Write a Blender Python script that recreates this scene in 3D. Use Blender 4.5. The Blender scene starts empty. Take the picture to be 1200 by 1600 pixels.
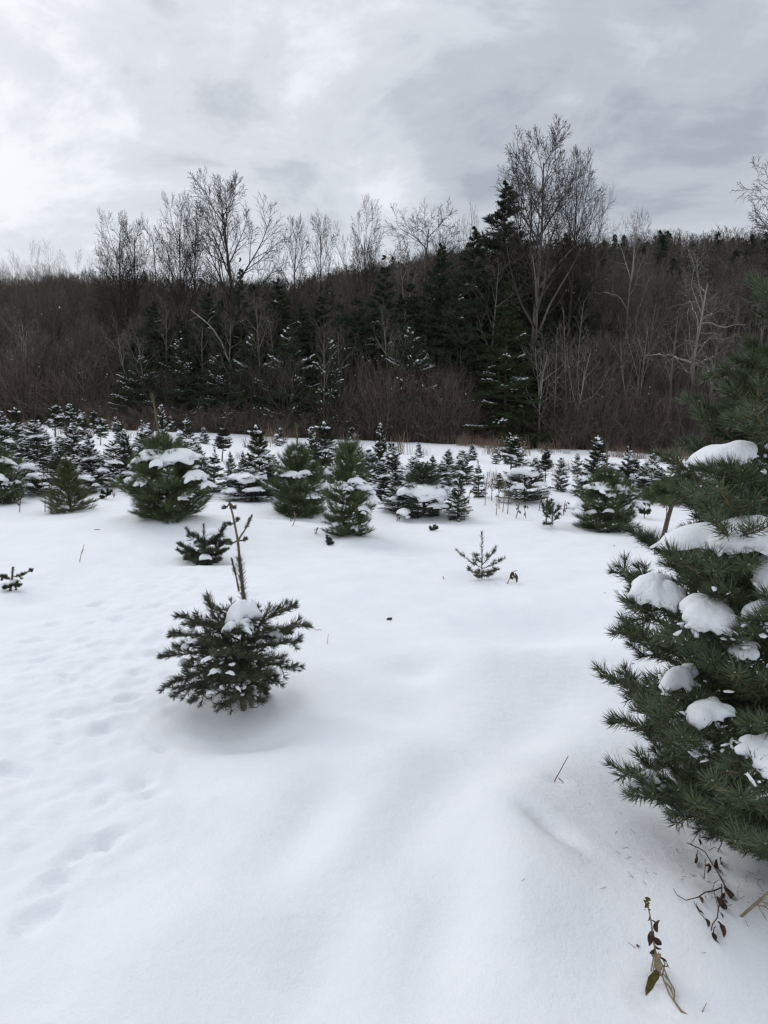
import bpy, bmesh, math, random
import numpy as np
from mathutils import Vector, Matrix

SC = bpy.context.scene
COL = SC.collection
R = math.radians

# ------------------------------------------------------------------ camera, sky, sun, exposure
EYE = np.array([0.0, 0.0, 1.6])
PITCH = R(8.2)
FPX = 1110.0                       # focal length in pixels of the 1200 x 1600 photograph
cam_data = bpy.data.cameras.new('camera')
cam = bpy.data.objects.new('camera', cam_data)
COL.objects.link(cam)
cam.location = EYE
cam.rotation_euler = (math.pi / 2 - PITCH, 0, 0)
cam_data.sensor_fit = 'VERTICAL'
cam_data.sensor_height = 24.0
cam_data.lens = 24.0 * FPX / 1600.0
cam_data.clip_start = 0.05
cam_data.clip_end = 5000
SC.camera = cam

SUN_EL, SUN_AZ = R(38), R(-38)     # azimuth from +y (straight ahead), negative = towards the left
sd = bpy.data.lights.new('sun', 'SUN')
sd.energy = 0.75
sd.angle = R(32)
sd.color = (1.0, 0.98, 0.96)
sun = bpy.data.objects.new('sun', sd)
COL.objects.link(sun)
sdir = Vector((math.sin(SUN_AZ) * math.cos(SUN_EL), math.cos(SUN_AZ) * math.cos(SUN_EL), math.sin(SUN_EL)))
sun.rotation_euler = sdir.to_track_quat('Z', 'Y').to_euler()
sun.location = (0, 0, 30)

SC.view_settings.view_transform = 'Standard'
SC.view_settings.look = 'None'
SC.view_settings.gamma = 1.0
SC.view_settings.use_curve_mapping = False
SC.view_settings.exposure = 0.32
SC.cycles.max_bounces = 6
SC.cycles.diffuse_bounces = 4
SC.cycles.use_denoising = True
SC.cycles.filter_width = 1.35

def N(nt, kind, **kw):
    n = nt.nodes.new(kind)
    for k, v in kw.items():
        if k in n.inputs.keys():
            n.inputs[k].default_value = v
        else:
            setattr(n, k, v)
    return n

def vmath(nt, op, a, b=None):
    n = nt.nodes.new('ShaderNodeVectorMath'); n.operation = op
    for i, v in enumerate((a, b)):
        if v is None: continue
        if hasattr(v, 'links'): nt.links.new(v, n.inputs[i])
        else: n.inputs[i].default_value = v
    return n

def fmath(nt, op, a, b=None, c=None, clamp=False):
    n = nt.nodes.new('ShaderNodeMath'); n.operation = op; n.use_clamp = clamp
    for i, v in enumerate((a, b, c)):
        if v is None: continue
        if hasattr(v, 'links'): nt.links.new(v, n.inputs[i])
        else: n.inputs[i].default_value = v
    return n.outputs[0]

def ramp(nt, fac, stops, interp='LINEAR'):
    n = nt.nodes.new('ShaderNodeValToRGB'); n.color_ramp.interpolation = interp
    el = n.color_ramp.elements
    while len(el) < len(stops): el.new(0.5)
    for e, (p, c) in zip(el, stops):
        e.position = p
        e.color = (*c, 1) if len(c) == 3 else c
    nt.links.new(fac, n.inputs[0])
    return n.outputs[0]

def mixc(nt, fac, a, b, blend='MIX'):
    n = nt.nodes.new('ShaderNodeMix'); n.data_type = 'RGBA'; n.blend_type = blend
    for i, v in ((0, fac), (6, a), (7, b)):
        if hasattr(v, 'links'): nt.links.new(v, n.inputs[i])
        elif i == 0: n.inputs[0].default_value = v
        else: n.inputs[i].default_value = (*v, 1)
    return n.outputs[2]

W = bpy.data.worlds.new('World')
SC.world = W
W.use_nodes = True
nt = W.node_tree
nt.nodes.clear()
wout = nt.nodes.new('ShaderNodeOutputWorld')
bg = nt.nodes.new('ShaderNodeBackground')
nt.links.new(bg.outputs[0], wout.inputs[0])
bg.inputs[1].default_value = 0.1
sky = nt.nodes.new('ShaderNodeTexSky')
sky.sky_type = 'NISHITA'
sky.sun_disc = False
sky.sun_elevation = SUN_EL
sky.sun_rotation = SUN_AZ
sky.air_density = 1.0; sky.dust_density = 2.0
tc = nt.nodes.new('ShaderNodeTexCoord')
dirv = vmath(nt, 'NORMALIZE', tc.outputs['Generated']).outputs[0]
sep = nt.nodes.new('ShaderNodeSeparateXYZ'); nt.links.new(dirv, sep.inputs[0])
zc = fmath(nt, 'ADD', fmath(nt, 'MAXIMUM', sep.outputs[2], 0.0), 0.34)
cx_ = fmath(nt, 'DIVIDE', sep.outputs[0], zc)
cy_ = fmath(nt, 'DIVIDE', sep.outputs[1], zc)
comb = nt.nodes.new('ShaderNodeCombineXYZ')
nt.links.new(cx_, comb.inputs[0]); nt.links.new(cy_, comb.inputs[1])
comb.inputs[2].default_value = 3.7
n1 = N(nt, 'ShaderNodeTexNoise', Scale=1.15, Detail=10.0, Roughness=0.60, Distortion=0.45)
n2 = N(nt, 'ShaderNodeTexNoise', Scale=3.1, Detail=9.0, Roughness=0.62, Distortion=0.5)
sc2 = vmath(nt, 'MULTIPLY', comb.outputs[0], (0.8, 1.0, 1.0)).outputs[0]
off = vmath(nt, 'ADD', sc2, (33.11, 16.37, 0.0)).outputs[0]
nt.links.new(off, n1.inputs['Vector']); nt.links.new(off, n2.inputs['Vector'])
cl = fmath(nt, 'ADD', fmath(nt, 'MULTIPLY', n1.outputs[0], 0.62), fmath(nt, 'MULTIPLY', n2.outputs[0], 0.38))
# brightening round the hidden sun, and a slightly paler band low over the horizon
dots = vmath(nt, 'DOT_PRODUCT', dirv, tuple(sdir)).outputs['Value']
glow = fmath(nt, 'POWER', fmath(nt, 'MAXIMUM', dots, 0.0), 7.0)
band = fmath(nt, 'POWER', fmath(nt, 'SUBTRACT', 1.0, fmath(nt, 'MAXIMUM', sep.outputs[2], 0.0), clamp=True), 9.0)
cl = fmath(nt, 'ADD', fmath(nt, 'MULTIPLY', cl, fmath(nt, 'SUBTRACT', 1.0, fmath(nt, 'MULTIPLY', band, 0.9))), fmath(nt, 'MULTIPLY', band, 0.9 * 0.535))
ccol = ramp(nt, cl, [(0.40, (3.2, 3.5, 4.0)), (0.465, (4.2, 4.5, 4.95)), (0.525, (5.3, 5.6, 6.05)), (0.60, (6.7, 6.95, 7.25))], 'EASE')
gain = fmath(nt, 'ADD', fmath(nt, 'MULTIPLY', glow, 0.10), 1.0)
gain = fmath(nt, 'ADD', gain, fmath(nt, 'MULTIPLY', band, 0.10))
zen = fmath(nt, 'MULTIPLY', fmath(nt, 'MAXIMUM', fmath(nt, 'SUBTRACT', sep.outputs[2], 0.42), 0.0), 0.9)   # overcast skies brighten towards the zenith
gain = fmath(nt, 'ADD', gain, zen)
ccol = vmath(nt, 'SCALE', ccol); 
nt.links.new(gain, ccol.inputs['Scale'])
fin = mixc(nt, 0.94, sky.outputs[0], ccol.outputs[0])
nt.links.new(fin, bg.inputs[0])

# ------------------------------------------------------------------ numbers and geometry helpers
def vhash(i, j, seed):
    h = (i.astype(np.int64) * 374761393 + j.astype(np.int64) * 668265263 + seed * 1274126177) & 0x7fffffff
    h = ((h ^ (h >> 13)) * 1103515245 + 12345) & 0x7fffffff
    h = (h ^ (h >> 16)) & 0xffff
    return h / 65535.0

def vnoise(x, y, seed=0):
    """smooth value noise in -1..1"""
    x = np.asarray(x, float); y = np.asarray(y, float)
    i, j = np.floor(x), np.floor(y)
    fx, fy = x - i, y - j
    fx = fx * fx * fx * (fx * (fx * 6 - 15) + 10); fy = fy * fy * fy * (fy * (fy * 6 - 15) + 10)
    a, b = vhash(i, j, seed), vhash(i + 1, j, seed)
    c, d = vhash(i, j + 1, seed), vhash(i + 1, j + 1, seed)
    return ((a * (1 - fx) + b * fx) * (1 - fy) + (c * (1 - fx) + d * fx) * fy) * 2 - 1

def sstep(a, b, x):
    t = np.clip((np.asarray(x, float) - a) / (b - a), 0, 1)
    return t * t * (3 - 2 * t)

FWD = np.array([0, math.cos(PITCH), -math.sin(PITCH)])
UPV = np.array([0, math.sin(PITCH), math.cos(PITCH)])

def at(px, py, depth):
    """point of the place seen at a pixel of the photograph, DEPTH metres ahead of the lens"""
    return EYE + depth * (FWD + np.array([1.0, 0, 0]) * ((px - 600) / FPX) + UPV * ((800 - py) / FPX))

def plane_pt(px, py, z=0.0):
    d = FWD + np.array([1.0, 0, 0]) * ((px - 600) / FPX) + UPV * ((800 - py) / FPX)
    return EYE + d * ((z - EYE[2]) / d[2])

# dents and swells of the snow: (x, y, radius x, radius y, turn, depth, edge power)
DENTS = []
def dent(px, py, rx, ry, turn, depth, edge=2.0):
    p = plane_pt(px, py)
    DENTS.append((p[0], p[1], rx, ry, turn, depth, edge))
_r = random.Random(5)
for (px, py, rx, ry, t, d) in [          # boot prints and scuffs of the trail at the left
        (95, 1360, .10, .17, -.5, .055), (68, 1418, .09, .16, -.5, .05), (150, 1305, .13, .11, -.3, .05), (182, 1290, .09, .10, .2, .035),
        (112, 1325, .07, .10, -.6, .03), (215, 1205, .10, .13, -.5, .05), (158, 1240, .05, .14, .1, .03), (20, 1195, .12, .09, 0, .035),
        (155, 1205, .07, .09, 0, .025), (95, 1105, .10, .10, 0, .04), (100, 1140, .07, .2, .2, .03), (200, 1075, .08, .15, -.4, .05),
        (160, 1120, .07, .12, -.3, .03), (150, 1000, .13, .13, .2, .055), (142, 1035, .09, .12, 0, .04), (102, 1050, .08, .13, .1, .045),
        (105, 1070, .06, .09, 0, .03), (210, 1038, .08, .10, 0, .035), (65, 1020, .09, .15, -.8, .035), (80, 965, .14, .14, 0, .04),
        (40, 995, .10, .10, 0, .035), (62, 990, .08, .10, 0, .03), (240, 1010, .09, .09, 0, .035), (130, 990, .10, .08, 0, .03),
        (185, 960, .12, .20, .3, .045), (155, 935, .11, .14, .2, .04), (255, 985, .07, .1, 0, .03), (15, 1090, .12, .09, 0, .03),
        (235, 945, .14, .16, 0, .03), (60, 900, .25, .3, 0, .03), (170, 905, .2, .2, 0, .02)]:
    dent(px, py, rx * .55, ry * .5, t + _r.uniform(-.4, .4), d * .68, 3.6)
for k in range(120):
    px = _r.uniform(0, 270); py = _r.uniform(930, 1330)
    dent(px, py, _r.uniform(.02, .05), _r.uniform(.02, .06), _r.uniform(0, 3), _r.uniform(-.010, .016), 3.0)
for (px, py, rx, ry, t, d) in [          # soft hollows and swells of the untouched snow
        (660, 1035, .20, .22, .2, .075), (720, 1020, .30, .28, .2, -.05), (860, 985, .55, .40, .1, .085), (820, 1040, .5, .25, .1, -.05), (960, 1030, .5, .3, 0, -.04),
        (480, 1270, .15, .45, -.25, .06), (620, 1095, .4, .3, 0, .05), (640, 1300, .2, .55, -.5, .06), (820, 1130, .22, .45, -.6, .05),
        (560, 1350, .25, .35, 0, -.045), (790, 1250, .25, .55, -.35, -.05), (700, 1420, .14, .5, -.3, .05), (860, 1310, .05, .16, .5, .03),
        (500, 1500, .18, .4, -.1, .05), (880, 1400, .3, .4, .5, -.05), (1100, 1330, .25, .25, .3, .06), (1010, 1230, .2, .3, .4, .05),
        (340, 1110, .35, .28, 0, .055), (400, 1130, .28, .12, .1, .04), (300, 1330, .3, .3, 0, .025), (250, 1480, .25, .35, 0, -.035), (590, 1175, .35, .2, 0, -.03),
        (1130, 1460, .22, .26, .6, -.06), (950, 1500, .2, .25, .3, .03)]:
    dent(px, py, rx, ry, t, d * 1.5, 2.0)

for (px, py, rx, ry, d) in [(268, 812, .85, .28, -.07), (468, 811, .6, .25, -.06), (545, 842, .5, .22, -.05), (946, 838, .75, .28, -.08), (663, 808, .5, .25, -.05), (109, 806, .5, .25, -.05),
        (268, 800, .75, .3, .06), (946, 822, .65, .3, .06), (320, 886, .30, .16, -.035), (320, 876, .3, .16, .04), (753, 906, .22, .18, .03), (753, 916, .3, .14, -.02), (380, 1104, .16, .12, .02), (500, 1120, .3, .18, -.03), (22, 930, .25, .14, .03),
        (1180, 1250, .5, .4, .03), (1040, 1310, .22, .40, -.05), (1020, 1555, .05, .05, .03), (1120, 1430, .07, .06, .025), (870, 1220, .04, .04, .02)]:
    dent(px, py, rx, ry, 0.0, d, 2.0)

def ground(x, y):
    """height of the snow"""
    x = np.asarray(x, float); y = np.asarray(y, float)
    z = -0.05 * sstep(8, 42, y) * np.clip(x, -60, 60) - 0.35 * sstep(14, 45, y)
    amp = sstep(1, 6, np.abs(y))
    z = z + 0.075 * vnoise(x * .32 + 3.1, y * .32, 1) * (0.35 + amp) + 0.030 * vnoise(x * .9, y * .9 + 7, 2)
    z = z + 0.014 * vnoise(x * 2.3, y * 2.3, 3)
    # wind-packed ledges before the first trees
    ly = y + 0.5 * vnoise(x * .35, y * .1, 9)
    z = z + 0.075 * np.exp(-((ly - 9.6) / 0.55) ** 2) - 0.07 * np.exp(-((ly - 10.9) / 0.6) ** 2)
    z = z + 0.035 * np.exp(-((ly - 7.5 - .2 * x) / 0.22) ** 2) * (0.5 + 0.5 * vnoise(x * .5, y * .3, 12))
    wob = vnoise(x * 15, y * 15, 51); wob2 = vnoise(x * 24, y * 24, 52)
    for (cx, cy, rx, ry, t, d, e) in DENTS:
        dx, dy = x - cx, y - cy
        c, s = math.cos(t), math.sin(t)
        q = ((dx * c + dy * s) / rx) ** 2 + ((-dx * s + dy * c) / ry) ** 2
        if e > 2.5: q = q * (1 + .55 * wob)
        z = z - d * np.exp(-(q ** (e / 2))) * (1 + (.45 * wob2 if e > 2.5 else 0))
        if e > 2.5:                       # a little of the snow is pushed up round a print
            z = z + 0.16 * d * np.exp(-((np.sqrt(q) - 1.45) / .3) ** 2)
    trail = np.exp(-((x + 1.9 - .02 * y) / .8) ** 2) * sstep(1.2, 2, y) * (1 - sstep(6, 8, y))
    z = z + trail * (0.020 * np.abs(vnoise(x * 5 + 2, y * 5, 21)) + 0.014 * vnoise(x * 11, y * 11, 22) + .006 * vnoise(x * 21, y * 21, 23))
    z = z + .004 * vnoise(x * 4.2, y * 4.2, 41) + .0022 * vnoise(x * 9.3, y * 8.1, 42) + .0012 * vnoise(x * 17, y * 16, 43)
    z = z + 0.0045 * vnoise(x * 7.5 + y * 2, y * 3.1, 31) * sstep(2.5, 5, y)
    return z

GRID = {}
def gz(x, y):
    """height of the snow read from the ground grid"""
    if not GRID:
        GRID['x'] = axis(-3.3, 2.6, .026, -2600, 2600); GRID['y'] = axis(1.0, 8.0, .03, -500, 3200, 1.07)
        X, Y = np.meshgrid(GRID['x'], GRID['y'])
        GRID['z'] = ground(X.ravel(), Y.ravel()).reshape(X.shape)
    a, b, z = GRID['x'], GRID['y'], GRID['z']
    i = min(max(int(np.searchsorted(a, x)) - 1, 0), len(a) - 2); j = min(max(int(np.searchsorted(b, y)) - 1, 0), len(b) - 2)
    u = min(max((x - a[i]) / (a[i + 1] - a[i]), 0), 1); v = min(max((y - b[j]) / (b[j + 1] - b[j]), 0), 1)
    return float((z[j, i] * (1 - u) + z[j, i + 1] * u) * (1 - v) + (z[j + 1, i] * (1 - u) + z[j + 1, i + 1] * u) * v)

def axis(dense0, dense1, step, far0, far1, grow=1.09):
    a = list(np.arange(dense0, dense1 + 1e-6, step))
    s = step; x = a[-1]
    while x < far1: s *= grow; x += s; a.append(x)
    s = step; x = a[0]; b = []
    while x > far0: s *= grow; x -= s; b.append(x)
    return np.array(b[::-1] + a)

def ground_pt(px, py):
    """where the ray of a pixel meets the snow"""
    d = FWD + np.array([1.0, 0, 0]) * ((px - 600) / FPX) + UPV * ((800 - py) / FPX)
    t = 0.5
    step = 0.05
    while t < 400:
        p = EYE + d * t
        if p[2] < gz(p[0], p[1]): break
        t += step * (1 + t * .15)
    lo, hi = t - step * (1 + t * .15), t
    for _ in range(18):
        m = (lo + hi) / 2
        p = EYE + d * m
        if p[2] < gz(p[0], p[1]): hi = m
        else: lo = m
    return EYE + d * hi

class Geo:
    """collects vertices and faces, builds ONE mesh"""
    def __init__(s): s.v, s.f3, s.f4, s.t, s.n = [], [], [], [], 0
    def add(s, v, tris=None, quads=None, tint=None):
        v = np.asarray(v, float).reshape(-1, 3)
        if tris is not None and len(tris): s.f3.append(np.asarray(tris, np.int64).reshape(-1, 3) + s.n)
        if quads is not None and len(quads): s.f4.append(np.asarray(quads, np.int64).reshape(-1, 4) + s.n)
        s.t.append(np.full(len(v), .5) if tint is None else np.broadcast_to(np.asarray(tint, float), (len(v),)))
        s.v.append(v); s.n += len(v)
    def mesh(s, name, mat, smooth=True):
        me = bpy.data.meshes.new(name)
        v = np.concatenate(s.v) if s.v else np.zeros((0, 3))
        f3 = np.concatenate(s.f3) if s.f3 else np.zeros((0, 3), int)
        f4 = np.concatenate(s.f4) if s.f4 else np.zeros((0, 4), int)
        me.vertices.add(len(v)); me.vertices.foreach_set('co', v.astype(np.float32).ravel())
        loops = np.concatenate([f3.ravel(), f4.ravel()]).astype(np.int32)
        me.loops.add(len(loops)); me.loops.foreach_set('vertex_index', loops)
        st = np.concatenate([np.arange(len(f3)) * 3, len(f3) * 3 + np.arange(len(f4)) * 4]).astype(np.int32)
        me.polygons.add(len(st)); me.polygons.foreach_set('loop_start', st)
        me.polygons.foreach_set('use_smooth', np.full(len(st), smooth))
        a = me.attributes.new('tint', 'FLOAT', 'POINT')
        a.data.foreach_set('value', np.concatenate(s.t).astype(np.float32) if s.t else np.zeros(0, np.float32))
        me.update(calc_edges=True)
        if mat is not None: me.materials.append(mat)
        return me

def obj(name, data, parent=None, loc=None):
    o = bpy.data.objects.new(name, data)
    COL.objects.link(o)
    if parent is not None: o.parent = parent
    if loc is not None: o.location = loc
    return o

def thing(name, label, cat, loc, group=None, rotz=0.0, scale=None):
    o = bpy.data.objects.new(name, None)
    o.empty_display_size = 0.1
    COL.objects.link(o)
    o.location = loc; o.rotation_euler = (0, 0, rotz)
    if scale is not None: o.scale = scale
    o['label'] = label; o['category'] = cat
    if group: o['group'] = group
    return o

def stuff(o): o['kind'] = 'stuff'; return o

def norm(a): return a / np.maximum(np.linalg.norm(a, axis=-1, keepdims=True), 1e-9)

def tubes(geo, P, Rr, sides, tint=None, cap=True):
    """P (B,n,3) polylines, Rr (B,n) radii"""
    P = np.asarray(P, float); Rr = np.asarray(Rr, float)
    if P.ndim == 2: P = P[None]; Rr = Rr[None]
    B, n, _ = P.shape
    T = np.empty_like(P)
    T[:, 1:-1] = P[:, 2:] - P[:, :-2]; T[:, 0] = P[:, 1] - P[:, 0]; T[:, -1] = P[:, -1] - P[:, -2]
    T = norm(T)
    ref = np.where(np.abs(T[:, :1, 2:3]) > .9, np.array([1.0, 0, 0]), np.array([0, 0, 1.0]))
    ref = np.broadcast_to(ref, T.shape)
    U = norm(np.cross(T, ref)); V = np.cross(T, U)
    a = np.arange(sides) * 2 * math.pi / sides
    ring = U[:, :, None, :] * np.cos(a)[None, None, :, None] + V[:, :, None, :] * np.sin(a)[None, None, :, None]
    verts = P[:, :, None, :] + ring * Rr[:, :, None, None]
    idx = np.arange(B * n * sides).reshape(B, n, sides)
    nx = np.roll(idx, -1, axis=2)
    q = np.stack([idx[:, :-1], nx[:, :-1], nx[:, 1:], idx[:, 1:]], -1).reshape(-1, 4)
    tt = None
    if tint is not None: tt = np.repeat(np.broadcast_to(np.asarray(tint, float), (B,)), n * sides)
    geo.add(verts.reshape(-1, 3), None, q, tt)

def needles(geo, rng, A, Bp, n, length, width, ang0=65, ang1=25, up=0.2, curl=0.0, seg=1, flat=0.0, t0=0.0, t1=1.0, jit=10, tint=None):
    """needle blades round the shoots A->Bp"""
    A = np.asarray(A, float).reshape(-1, 3); Bp = np.asarray(Bp, float).reshape(-1, 3)
    M = len(A)
    if M == 0: return
    ax = Bp - A
    L = np.linalg.norm(ax, axis=1)
    a = norm(ax)
    ref = np.where(np.abs(a[:, 2:3]) > .93, np.array([1.0, 0, 0]), np.array([0, 0, 1.0]))
    u = norm(np.cross(a, ref)); v = np.cross(u, a)
    t = t0 + (t1 - t0) * ((np.arange(n)[None, :] + rng.random((M, n))) / n)
    phi = rng.random((M, n)) * 2 * math.pi
    if flat > 0:
        phi = phi - flat * .5 * np.sin(2 * phi)
    ang = np.radians(ang0 + (ang1 - ang0) * t ** 1.6 + rng.normal(0, jit, (M, n)))
    base = A[:, None] + ax[:, None] * t[..., None]
    rad = u[:, None] * np.cos(phi)[..., None] + v[:, None] * np.sin(phi)[..., None]
    d = a[:, None] * np.cos(ang)[..., None] + rad * np.sin(ang)[..., None]
    d = d + np.array([0, 0, up])
    d = norm(d)
    ln = (np.broadcast_to(np.asarray(length, float).reshape(-1, 1), (M, 1)) if np.ndim(length) else length) * (0.75 + .45 * rng.random((M, n))) * (1 - .25 * t ** 4)
    w = norm(np.cross(d, a[:, None] + 0.35 * rng.normal(size=(M, n, 3)))) * (width * .5)
    tn = rng.random((M, n)) * .6 + rng.random((M, 1)) * .4
    if tint is not None: tn = tn * .5 + tint
    if seg == 1:
        tip = base + d * ln[..., None]
        vv = np.stack([base - w, base + w, tip], 2).reshape(-1, 3)
        i = np.arange(M * n) * 3
        geo.add(vv, np.stack([i, i + 1, i + 2], 1), None, np.repeat(tn.ravel(), 3))
    else:
        cd = norm(a[:, None] * .5 + np.array([0, 0, 1.0])) * curl
        mid = base + d * ln[..., None] * .5 + cd * ln[..., None] * .12
        tip = base + d * ln[..., None] * .95 + cd * ln[..., None] * .48
        vv = np.stack([base - w * .8, base + w * .8, mid - w, mid + w, tip], 2).reshape(-1, 3)
        i = np.arange(M * n) * 5
        tr = np.concatenate([np.stack([i + 2, i + 3, i + 4], 1)])
        q = np.stack([i, i + 1, i + 3, i + 2], 1)
        geo.add(vv, tr, q, np.repeat(tn.ravel(), 5))

def cap_cluster(geo, rng, c, sz, wx, az, out, sub=3):
    """settled snow sagging over the end of a bough: one broad lump with smaller ones slipping down and aside"""
    c = np.asarray(c, float); tan_ = np.array([-math.sin(az), math.cos(az), 0]); ray = np.array([math.cos(az), math.sin(az), 0])
    lump(geo, rng, c, sz * wx, sz * .9, sz * .72, az + math.pi / 2, (rng.normal(0, .12), .35 * out), sub=sub, lobes=7, rough=.13, droop=.32)
    for k in range(rng.integers(2, 5)):
        a = rng.uniform(-1, 1); b = rng.uniform(-.2, .75); r = sz * rng.uniform(.28, .55)
        q = c + tan_ * a * sz * wx * .8 + ray * b * sz * .55 * out + np.array([0, 0, -abs(a) * sz * .22 - max(b, 0) * sz * .6 * out + rng.uniform(-.05, .12) * sz])
        lump(geo, rng, q, r * rng.uniform(1, 1.7), r, r * .75, rng.uniform(0, 3), (rng.normal(0, .2), .3 * out), sub=max(sub - 1, 2), lobes=5, rough=.16, droop=.35)

_ICO = {}
def ico(sub):
    if sub not in _ICO:
        bm = bmesh.new()
        bmesh.ops.create_icosphere(bm, subdivisions=sub, radius=1.0)
        bm.verts.ensure_lookup_table()
        v = np.array([x.co[:] for x in bm.verts]); f = np.array([[x.index for x in q.verts] for q in bm.faces])
        bm.free()
        _ICO[sub] = (v, f)
    return _ICO[sub]

def lump(geo, rng, c, rx, ry, rz, turn=0.0, tilt=(0.0, 0.0), sub=3, lobes=6, rough=.05, droop=0.25, flat=.45):
    """a pillow of settled snow: a smooth union of lobes with a flat, ragged, sagging underside"""
    d, f = ico(sub)
    r = np.full(len(d), 0.0)
    K = 9.0
    acc = np.zeros(len(d))
    for k in range(lobes):
        a = rng.random() * 6.28
        rr = rng.uniform(.25, .85) if k else 0.0
        o = np.array([math.cos(a) * rr, math.sin(a) * rr, rng.uniform(-.05, .18) if k else 0.05])
        R0 = rng.uniform(.26, .56) if k else .62
        b = d @ o
        disc = np.maximum(b * b - (o @ o - R0 * R0), 0)
        e = np.maximum(b + np.sqrt(disc), .05)
        acc += np.exp(K * e)
    r = np.log(acc / lobes * 1.35) / K
    p = d * r[:, None]
    s = rng.integers(1, 9999)
    an = np.arctan2(d[:, 1], d[:, 0])
    nz = vnoise(d[:, 0] * 3 + 9, d[:, 1] * 3 + d[:, 2] * 2.3, s) * .5 + vnoise(d[:, 0] * 7 + 2, d[:, 1] * 7 - d[:, 2] * 6, s + 1) * .3 + vnoise(d[:, 0] * 15 + 5, d[:, 1] * 15 + d[:, 2] * 13, s + 2) * .16
    low = 1 - sstep(-.35, .35, d[:, 2])
    p = p * (1 + rough * nz * (.9 + 4.2 * low))[:, None]
    z = p[:, 2]
    z = np.where(z < 0, z * (flat + .35 * vnoise(np.cos(an) * 2.6, np.sin(an) * 2.6, s + 3)), z)
    rad2 = p[:, 0] ** 2 + p[:, 1] ** 2
    z = z - droop * rad2 + tilt[0] * p[:, 0] + tilt[1] * p[:, 1]
    x, y = p[:, 0] * rx, p[:, 1] * ry
    ct, st = math.cos(turn), math.sin(turn)
    geo.add(np.stack([c[0] + x * ct - y * st, c[1] + x * st + y * ct, c[2] + z * rz], 1), f)

def domes(geo, rng, C, S, D=None):
    """small ragged dabs of snow: C (M,3) centres, S (M,) sizes, D (M,3) long axis"""
    C = np.asarray(C, float).reshape(-1, 3); M = len(C)
    if M == 0: return
    v, f = ico(1)
    S = np.broadcast_to(np.asarray(S, float), (M,))
    if D is None: D = rng.normal(size=(M, 3))
    D = np.asarray(D, float).copy(); D[:, 2] *= .6; D = norm(D)
    side = norm(np.cross(D, np.array([0, 0, 1.0]) + 1e-4)); upv = np.cross(side, D)
    sx = 1.0 + rng.random(M) * .9; sy = .55 + rng.random(M) * .4; szz = .38 + rng.random(M) * .3
    k = v[None] * (1 + .28 * rng.normal(size=(M, len(v), 1)).clip(-1, 1))
    P = (D[:, None] * (k[..., 0:1] * sx[:, None, None]) + side[:, None] * (k[..., 1:2] * sy[:, None, None])
         + upv[:, None] * (np.where(k[..., 2:3] < 0, k[..., 2:3] * .4, k[..., 2:3]) * szz[:, None, None])) * S[:, None, None] + C[:, None]
    fi = (f[None] + (np.arange(M) * len(v))[:, None, None]).reshape(-1, 3)
    geo.add(P.reshape(-1, 3), fi)

# ------------------------------------------------------------------ materials
def new_mat(name):
    m = bpy.data.materials.new(name); m.use_nodes = True
    t = m.node_tree
    return m, t, t.nodes['Principled BSDF']

def tint_mat(name, c0, c1, rough=.6, spec=.25, noise=None, c2=None, bump=0.0):
    m, t, b = new_mat(name)
    at_ = N(t, 'ShaderNodeAttribute', attribute_name='tint')
    stops = [(0.0, c0), (1.0, c1)] if c2 is None else [(0.0, c0), (.6, c1), (1.0, c2)]
    col = ramp(t, at_.outputs['Fac'], stops)
    if noise:
        nz = N(t, 'ShaderNodeTexNoise', Scale=noise, Detail=5.0, Roughness=.6)
        g = N(t, 'ShaderNodeTexCoord'); t.links.new(g.outputs['Object'], nz.inputs['Vector'])
        col = mixc(t, 1.0, col, ramp(t, nz.outputs[0], [(.3, (.55, .55, .55)), (.7, (1.35, 1.35, 1.35))]), 'MULTIPLY')
        if bump:
            bp = N(t, 'ShaderNodeBump', Strength=.5, Distance=bump)
            t.links.new(nz.outputs[0], bp.inputs['Height']); t.links.new(bp.outputs[0], b.inputs['Normal'])
    t.links.new(col, b.inputs['Base Color'])
    b.inputs['Roughness'].default_value = rough
    b.inputs['Specular IOR Level'].default_value = spec
    return m

def snow_mat(name, near):
    m, t, b = new_mat(name)
    g = N(t, 'ShaderNodeTexCoord')
    a = N(t, 'ShaderNodeTexNoise', Scale=3.0, Detail=4.0, Roughness=.55)
    t.links.new(g.outputs['Object'], a.inputs['Vector'])
    t.links.new(ramp(t, a.outputs[0], [(.3, (.83, .85, .885)), (.7, (.88, .893, .915))]), b.inputs['Base Color'])
    b.inputs['Roughness'].default_value = .75
    b.inputs['Specular IOR Level'].default_value = .15
    n1 = N(t, 'ShaderNodeTexNoise', Scale=22.0 if near else 14.0, Detail=3.0, Roughness=.5)
    n2 = N(t, 'ShaderNodeTexNoise', Scale=110.0, Detail=4.0, Roughness=.7)
    t.links.new(g.outputs['Object'], n1.inputs['Vector']); t.links.new(g.outputs['Object'], n2.inputs['Vector'])
    h = fmath(t, 'ADD', fmath(t, 'MULTIPLY', n1.outputs[0], .012), fmath(t, 'MULTIPLY', n2.outputs[0], .007))
    bp = N(t, 'ShaderNodeBump', Strength=.5, Distance=1.0)
    t.links.new(h, bp.inputs['Height']); t.links.new(bp.outputs[0], b.inputs['Normal'])
    return m

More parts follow.
